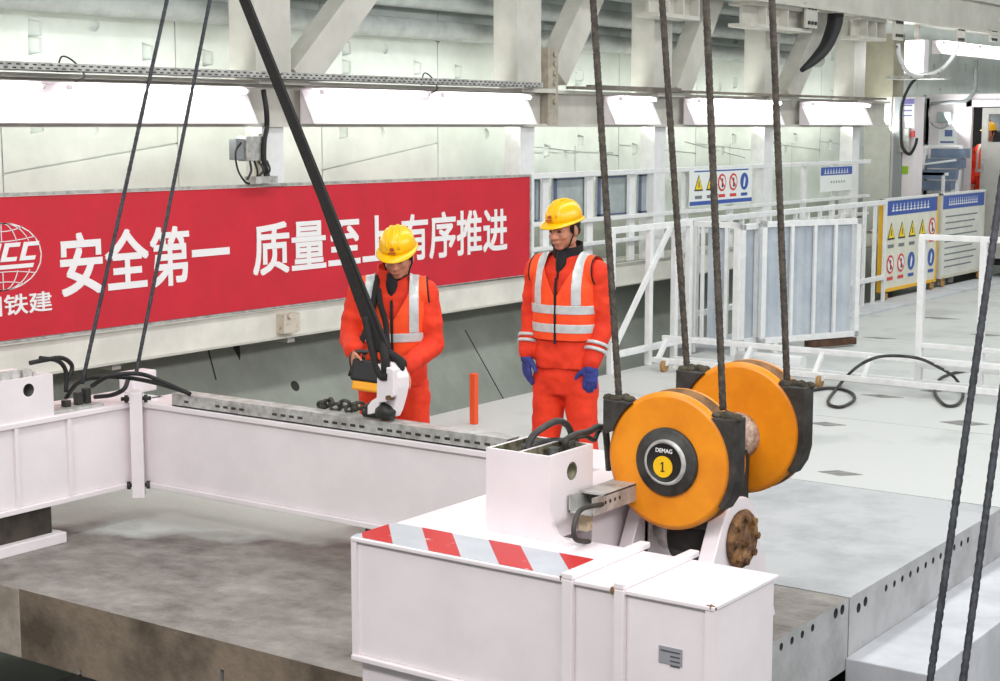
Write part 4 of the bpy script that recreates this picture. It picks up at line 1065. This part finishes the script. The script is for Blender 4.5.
def worker(loc, yaw, J, label, voxel=.0085, detail=True):
    """J: joints in the worker's own frame (x = the viewer's right when facing the viewer, -y forward, z up)"""
    t = thing('worker' if False else 'person', loc, label, 'person')
    t.rotation_euler = (0, 0, yaw)
    def put(name, me, parent=None):
        o = bpy.data.objects.new(name, me); COL.objects.link(o); o.parent = parent or t; return o
    lean = J.get('lean', 0.0)
    def T(p): # lean of the trunk above the hips
        p = V(p); k = max(0, p.z - .92); return V((p.x + J.get('sway', 0) * k, p.y - lean * k, p.z))
    def ring(z, wx, wy, cy=0.0, n=28, e=2.4):
        out = []
        for i in range(n):
            a = 2 * PI * i / n; c, s = math.cos(a), math.sin(a)
            out.append(T((wx * abs(c) ** (2 / e) * (1 if c >= 0 else -1), cy + wy * abs(s) ** (2 / e) * (1 if s >= 0 else -1), z)))
        return out
    sh, el, wr = [[V(p) for p in J[k]] for k in ('sh', 'el', 'wr')]
    hip, kn, an = [[V(p) for p in J[k]] for k in ('hip', 'kn', 'an')]
    sz = J['sz']  # shoulder height
    # ---- head frame
    hc = V(J['head']); HR = Euler(J['hrot'], 'ZYX').to_matrix() if False else (M.Rotation(J['hrot'][2], 3, 'Z') @ M.Rotation(J['hrot'][0], 3, 'X') @ M.Rotation(J['hrot'][1], 3, 'Y'))
    def h(p): return hc + HR @ V(p)
    # ---- body: one continuous surface
    b = MB()
    b.loft([ring(z, wx, wy, cy, 20, 2.1) for z, wx, wy, cy in ((.80, .14, .10, .01), (.95, .155, .11, .01), (1.1, .14, .10, 0), (sz - .2, .16, .105, 0), (sz - .06, .15, .085, .01), (sz + .02, .06, .05, .015))])
    b.cap(T((0, .02, sz - .02)), h((0, .015, -.10)), .058, .052, 14)
    for i in (0, 1):
        b.cap(T((sh[i].x * .4, .01, sz - .05)), sh[i], .05, .055); b.cap(sh[i], el[i], .052, .042); b.cap(el[i], wr[i], .042, .028)
        b.cap(hip[i], kn[i], .085, .055); b.cap(kn[i], an[i], .055, .04); b.cap(an[i], an[i] + V((0, -.13, -.045)), .038, .034)
        hd, pn, sd, cu = J['hand'][i]; hand(b, wr[i], hd, pn, sd, cu)
    # head
    b.ell(h((0, .018, .045)), (.076, .094, .088), HR, 22)          # cranium
    b.ell(h((0, -.022, -.02)), (.066, .070, .090), HR, 22)         # face
    b.ell(h((0, -.048, -.083)), (.036, .034, .026), HR, 14)        # chin
    for s in (-1, 1):
        b.ell(h((s * .038, -.062, -.022)), (.026, .022, .020), HR, 12)   # cheek
        b.ell(h((s * .030, -.077, .030)), (.030, .014, .010), HR, 12)    # brow
        b.ell(h((s * .056, -.005, -.055)), (.016, .04, .03), HR, 12)     # jaw
        b.ell(h((s * .079, .012, -.005)), (.010, .020, .033), HR, 12)    # ear
    b.tube([h((0, -.082, .026)), h((0, -.098, -.004)), h((0, -.110, -.022)), h((0, -.092, -.032))], [.010, .012, .015, .010], 10)
    for s in (-1, 1): b.ell(h((s * .013, -.093, -.026)), (.010, .011, .008), HR, 10)
    b.ell(h((0, -.086, -.054)), (.024, .012, .008), HR, 10); b.ell(h((0, -.085, -.064)), (.020, .012, .008), HR, 10)
    put('body', remesh(b, SKIN, voxel * .75, 2))
    # face details
    for s in (-1, 1):
        put('eye', MB().ell(h((s * .031, -.081, .010)), (.013, .008, .006), HR, 12).mesh('eye', mat('eye_dark_%d_%d' % (s, len(MATS)), (48, 34, 30), .3)))
        e = MB().tube([h((s * .014, -.090, .028)), h((s * .032, -.090, .033)), h((s * .050, -.078, .028))], [.004, .005, .003], 8)
        put('eyebrow', e.mesh('eyebrow', HAIR))
    put('mouth', MB().tube([h((-.022, -.088, -.060)), h((0, -.098, -.058)), h((.022, -.088, -.060))], [.003, .0045, .003], 8).mesh('mouth', LIPS))
    hr = MB().ell(h((0, .03, .035)), (.081, .09, .082), HR, 22)
    for s in (-1, 1): hr.ell(h((s * .071, -.01, .015)), (.008, .016, .03), HR, 10)
    hr.ell(h((0, .075, -.01)), (.06, .035, .05), HR, 14)
    put('hair', hr.mesh('hair', HAIR))
    # ---- helmet
    hm = MB(); rings = []
    for z, s in ((0.0, 1.0), (.03, .985), (.06, .93), (.085, .82), (.105, .64), (.117, .40), (.121, .1)):
        rings.append([h((.102 * s * math.cos(a), .012 + .122 * s * math.sin(a), .056 + z * .98)) for a in [2 * PI * i / 36 for i in range(36)]])
    hm.loft(rings)
    rim = []
    for k, (o, zz) in enumerate(((0.0, .008), (.012, .002), (.016, -.004), (.0, -.004))):
        rr = []
        for i in range(36):
            a = 2 * PI * i / 36; f = max(0, -math.sin(a)); oo = o + (o > 0) * .036 * f ** 1.5
            rr.append(h(((.102 + oo * .8) * math.cos(a), .012 + (.122 + oo) * math.sin(a), .056 + zz - (o > 0) * .012 * f ** 2)))
        rim.append(rr)
    hm.loft(rim)
    for s in (-.035, 0, .035):
        hm.tube([h((s, .012 + .123 * math.cos(a) * (1 - abs(s) * 1.2), .058 + .122 * math.sin(a) * (1 - abs(s) * 1.6))) for a in [math.radians(20 + 10 * i) for i in range(15)]], .007, 8)
    hl = put('helmet', hm.mesh('helmet', HELMET))
    e = MB(); 
    o = h((0, -.107, .100)); u = HR @ V((1, 0, 0)); v = HR @ V((0, .35, .94)); nn = HR @ V((0, -.94, .35))
    e.prism([o + (u * math.cos(a) * .013 + v * math.sin(a) * .011) + nn * .008 for a in [2 * PI * i / 16 for i in range(16)]], nn * .003)
    e.prism([o - v * .024 - u * .022 + nn * .008, o - v * .024 + u * .022 + nn * .008, o - v * .016 + u * .022 + nn * .008, o - v * .016 - u * .022 + nn * .008], nn * .003)
    put('emblem', e.mesh('emblem', mat('helmet_mark_%d' % len(MATS), (170, 70, 30), .5)), hl)
    for s in (-1, 1):
        put('chin_strap', MB().tube([h((s * .088, -.01, .055)), h((s * .083, -.02, -.02)), h((s * .06, -.045, -.085)), h((0, -.06, -.115))], .005, 6).mesh('chin_strap', DCLOTH), hl)
    # ---- trousers
    b = MB()
    b.loft([ring(z, wx, wy, .01, 24, 2.3) for z, wx, wy in ((.74, .15, .12), (.82, .172, .132), (.95, .172, .128), (1.02, .165, .12))])
    for i in (0, 1):
        b.cap(hip[i] + V((0, 0, -.02)), kn[i], .108, .088, 18); b.cap(kn[i], an[i] + V((0, 0, .03)), .088, .078, 18); b.ell(an[i] + V((0, -.01, .07)), (.085, .09, .05))
    me = remesh(b, JACKET, .011, 4); nz(me, .010, (8, 8, 11), 3); put('trousers', me)
    for i in (0, 1):
        bt = MB(); bt.cap(an[i] + V((0, .02, .06)), an[i] + V((0, .02, -.03)), .05, .052); bt.ell(an[i] + V((0, -.07, -.045)), (.05, .13, .045)); bt.box(an[i].x - .045, an[i].x + .045, an[i].y - .19, an[i].y + .07, an[i].z - .095, an[i].z - .07)
        put('boot', remesh(bt, BOOT, .011, 2))
    # ---- jacket
    hem = J.get('hem', .86)
    tor = [(hem, .188, .142), (.95, .186, .135), (1.08, .182, .130), (1.2, .188, .134), (sz - .16, .196, .136), (sz - .07, .185, .118), (sz - .01, .14, .09), (sz + .045, .075, .075)]
    b = MB().loft([ring(z, wx, wy, .005 if z < sz - .05 else .015) for z, wx, wy in tor])
    for i in (0, 1):
        b.cap(T((sh[i].x * .35, .015, sz - .04)), sh[i] + V((0, 0, -.01)), .068, .076, 18)
    shell = remesh(b, JACKET, .011, 4)
    for i in (0, 1):
        b.cap(sh[i] + V((0, 0, -.01)), el[i], .076, .068, 18); b.cap(el[i], wr[i].lerp(el[i], .06), .068, .054, 18)
        m_ = el[i].lerp(wr[i], .6); b.ell(m_, (.064,) * 3); b.ell(el[i].lerp(sh[i], .4), (.078,) * 3)
    jk = remesh(b, JACKET, .010, 4); nz(jk, .009, (9, 9, 12), 1); jo = put('jacket', jk)
    col = MB(); 
    for k in range(11):
        a = math.radians(-60 + 30 * k)
    n = 22; r0, r1, r2 = [], [], []
    for k in range(n + 1):
        a = math.radians(-78) + math.radians(336) * k / n; a = -PI / 2 + math.radians(14) + math.radians(332) * k / n
        up_ = .055 + .02 * math.sin(a)
        for r_, rad, z in ((r0, .082, sz + .01), (r1, .080, sz + .035 + up_)): r_.append(T((rad * math.cos(a) * 1.02, .012 + rad * math.sin(a), z)))
    for k in range(n):
        c_ = T((0, .012, sz)); 
        o = [(p - V((c_.x, c_.y, p.z))).normalized() * .007 for p in (r0[k], r0[k + 1], r1[k + 1], r1[k])]
        col.hexa([r0[k], r0[k + 1], r0[k + 1] + o[1], r0[k] + o[0], r1[k], r1[k + 1], r1[k + 1] + o[2], r1[k] + o[3]])
    put('collar', col.mesh('collar', DCLOTH if J.get('dark_collar') else JACKET), jo)
    b = MB().tube([T((0, -.052, sz + .05)), T((0, -.075, sz - .02)), T((0, -.11, sz - .11))], [.035, .034, .012], 10)
    put('undershirt', b.mesh('undershirt', DCLOTH))
    # ---- vest with reflective bands
    vz = J.get('vest', 1.05); zc = J.get('zipx', 0.0)
    def clip(s): # one half of the vest
        return [((0, 0, vz), (0, 0, -1)), ((zc + s * .006, 0, 0), (-s, 0, 0)), ((s * .212, 0, sz - .12), (s, 0, .10)),
                ((s * .075, 0, sz), (-s * .80, 0, .60)) if False else ((0, 0, sz + .06), (0, 0, 1)), ((s * .028, -.1, sz - .16), V((-s * .86, -.1, .50)))]
    vo = None
    for s in (-1, 1):
        c = cover(shell, clip(s), .014, .004, VEST)
        o = put('vest', c) if vo is None else put('vest_side', c, vo)
        if vo is None: vo = o
    for z0, z1 in J['bands']:
        for s in (-1, 1):
            put('reflective_band', cover(shell, clip(s)[:3] + [((0, 0, z0), (0, 0, -1)), ((0, 0, z1), (0, 0, 1))], .019, .002, BAND), vo)
    for s in (-1, 1):
        put('reflective_band', cover(shell, [((0, 0, J['bands'][-1][1]), (0, 0, -1)), ((s * .098, 0, 0), (-s, 0, 0)), ((s * .150, 0, 0), (s, 0, 0)), ((0, 0, sz + .06), (0, 0, 1))], .0185, .002, BAND), vo)
    # zip
    zs = MB(); bmh = cover(shell, [((zc - .008, 0, 0), (-1, 0, 0)), ((zc + .008, 0, 0), (1, 0, 0)), ((0, 0, vz - .02), (0, 0, -1)), ((0, 0, sz - .095), (0, 0, 1)), ((0, -.03, 0), (0, 1, 0))], .016, .003, DCLOTH)
    put('zip', bmh, vo)
    # armhole edging
    for s in (-1, 1):
        put('edging', cover(shell, [((s * .205, 0, sz - .12), (-s, 0, -.10)), ((s * .214, 0, sz - .12), (s, 0, .10)), ((0, 0, vz), (0, 0, -1))], .016, .003, DCLOTH), vo)
    # cuff bands
    for i in J.get('cuffs', ()):
        d = (wr[i] - el[i])
        for f in (.50, .64):
            put('reflective_band', MB().cyl(el[i] + d * f, el[i] + d * (f + .075), .0735 - .012 * f + .004, 18).mesh('band', BAND), jo)
    if J.get('gloves'):
        for i in (0, 1):
            g = MB(); hd, pn, sd, cu = J['hand'][i]; hand(g, wr[i], hd, pn, sd, cu, .0135, 1.05, .005)
            d = (wr[i] - el[i]).normalized(); g.cap(wr[i] - d * .05, wr[i] + d * .02, .046, .038)
            put('glove', remesh(g, GLOVEB, .0055, 2))
    return t
def face_cam(p, deg=0.0):
    """yaw that turns a figure's -y towards the camera, then deg further towards image left"""
    return math.atan2(CAM.x - p[0], -(CAM.y - p[1])) - math.radians(deg)
P1 = (-2.07, .60, 0)
worker(P1, face_cam(P1, 27), dict(
    sz=1.53, lean=-.02, head=(.0, -.03, 1.705), hrot=(math.radians(11), 0, math.radians(-12)), dark_collar=True,
    sh=[(-.195, .01, 1.475), (.19, .01, 1.475)], el=[(-.235, .03, 1.19), (.225, .04, 1.17)], wr=[(-.225, -.06, .96), (.205, -.07, .935)],
    hand=[((.05, -.15, -1), (.5, .8, 0), 1, .35), ((-.04, -.12, -1), (-.25, .9, 0), -1, .4)],
    hip=[(-.095, .01, .88), (.095, .01, .88)], kn=[(-.115, -.03, .47), (.12, -.01, .47)], an=[(-.12, .03, .09), (.13, .03, .09)],
    bands=[(1.115, 1.165), (1.225, 1.275)], vest=1.07, hem=.90, cuffs=(0, 1), gloves=True),
    'person in orange suit, reflective vest and yellow helmet, standing with blue gloves hanging')
P2 = (-2.72, -.20, 0)
worker(P2, face_cam(P2, 4), dict(
    sz=1.43, lean=.08, head=(.035, -.10, 1.575), hrot=(math.radians(22), 0, math.radians(-10)),
    sh=[(-.185, -.04, 1.38), (.185, -.04, 1.38)], el=[(-.235, -.07, 1.12), (.225, -.06, 1.07)], wr=[(-.205, -.30, 1.075), (.085, -.285, .98)],
    hand=[((.1, -.45, -.8), (.9, .1, -.2), 1, .7), ((-.5, -.5, -.6), (-.2, .3, -.9), 1, .6)],
    hip=[(-.095, .01, .86), (.095, .01, .86)], kn=[(-.11, -.04, .46), (.12, -.04, .46)], an=[(-.12, .03, .09), (.12, .03, .09)],
    bands=[(1.10, 1.15)], vest=1.0, hem=.84),
    'person in orange suit and yellow helmet bending over the lifting beam with a control box')
P3 = atY(990, 127, Yk + .5)
worker((P3.x, P3.y, .50), face_cam(P3, 30), dict(
    sz=1.50, lean=0, head=(0, -.03, 1.70), hrot=(0, 0, 0), dark_collar=True,
    sh=[(-.2, .01, 1.45), (.2, .01, 1.45)], el=[(-.25, .03, 1.16), (.25, .04, 1.16)], wr=[(-.235, -.06, .94), (.225, -.07, .935)],
    hand=[((.05, -.15, -1), (.6, -.8, 0), -1, .35), ((-.08, -.12, -1), (-.8, -.5, 0), 1, .45)],
    hip=[(-.095, .01, .88), (.095, .01, .88)], kn=[(-.115, -.03, .47), (.12, -.01, .47)], an=[(-.12, .03, .09), (.13, .03, .09)],
    bands=[(1.10, 1.145)], vest=1.04), 'person in orange and yellow helmet half hidden behind the grey cabin door', voxel=.013)

# remote control box hanging from the bending worker's neck
W2 = M.Translation(V(P2)) @ M.Rotation(face_cam(P2, 4), 4, 'Z')
def w2(p): return W2 @ V(p)
R2 = W2.to_3x3()
rc = thing('remote_control', w2((-.12, -.36, .80)), 'black and yellow crane remote control box hanging at the bending person', 'remote control')
cR = R2 @ M.Rotation(math.radians(8), 3, 'Y') @ M.Rotation(math.radians(-12), 3, 'X')
cc_ = w2((-.075, -.33, .955))
MB().obox(cc_, (.27, .13, .12), cR).build('body', BLACK, rc, .012)
MB().obox(cc_ + cR @ V((0.005, 0, -.085)), (.25, .12, .05), cR).build('lower_shell', mat('amber_plastic', (236, 160, 20), .5), rc, .01)
b = MB()
for x in (-.08, -.02, .05): 
    p = cc_ + cR @ V((x, -.02, .06)); b.cyl(p, p + cR @ V((0, 0, .035)), .009, 8); b.ell(p + cR @ V((0, 0, .04)), (.014,) * 3, n=10)
b.build('joystick', DSTEEL, rc)
for s in (-1, 1): MB().tube(curve([cc_ + cR @ V((s * .125, .02, -.03)), cc_ + cR @ V((s * .15, -.01, .07)), cc_ + cR @ V((s * .11, -.03, .10)), cc_ + cR @ V((s * .06, -.03, .105))]), .012, 8).build('guard_bar', DSTEEL, rc)
b = MB()
for pts in ([(-.22, -.30, .93), (-.17, -.235, 1.1), (-.115, -.20, 1.25), (-.09, -.15, 1.40), (-.085, -.06, 1.46)], [(.0, -.33, .93), (-.02, -.25, 1.1), (-.03, -.215, 1.22), (-.06, -.19, 1.32), (-.075, -.15, 1.40)]):
    b.tube(curve([w2(p) for p in pts]), .017, 8)
b.build('neck_strap', STRAP, rc)
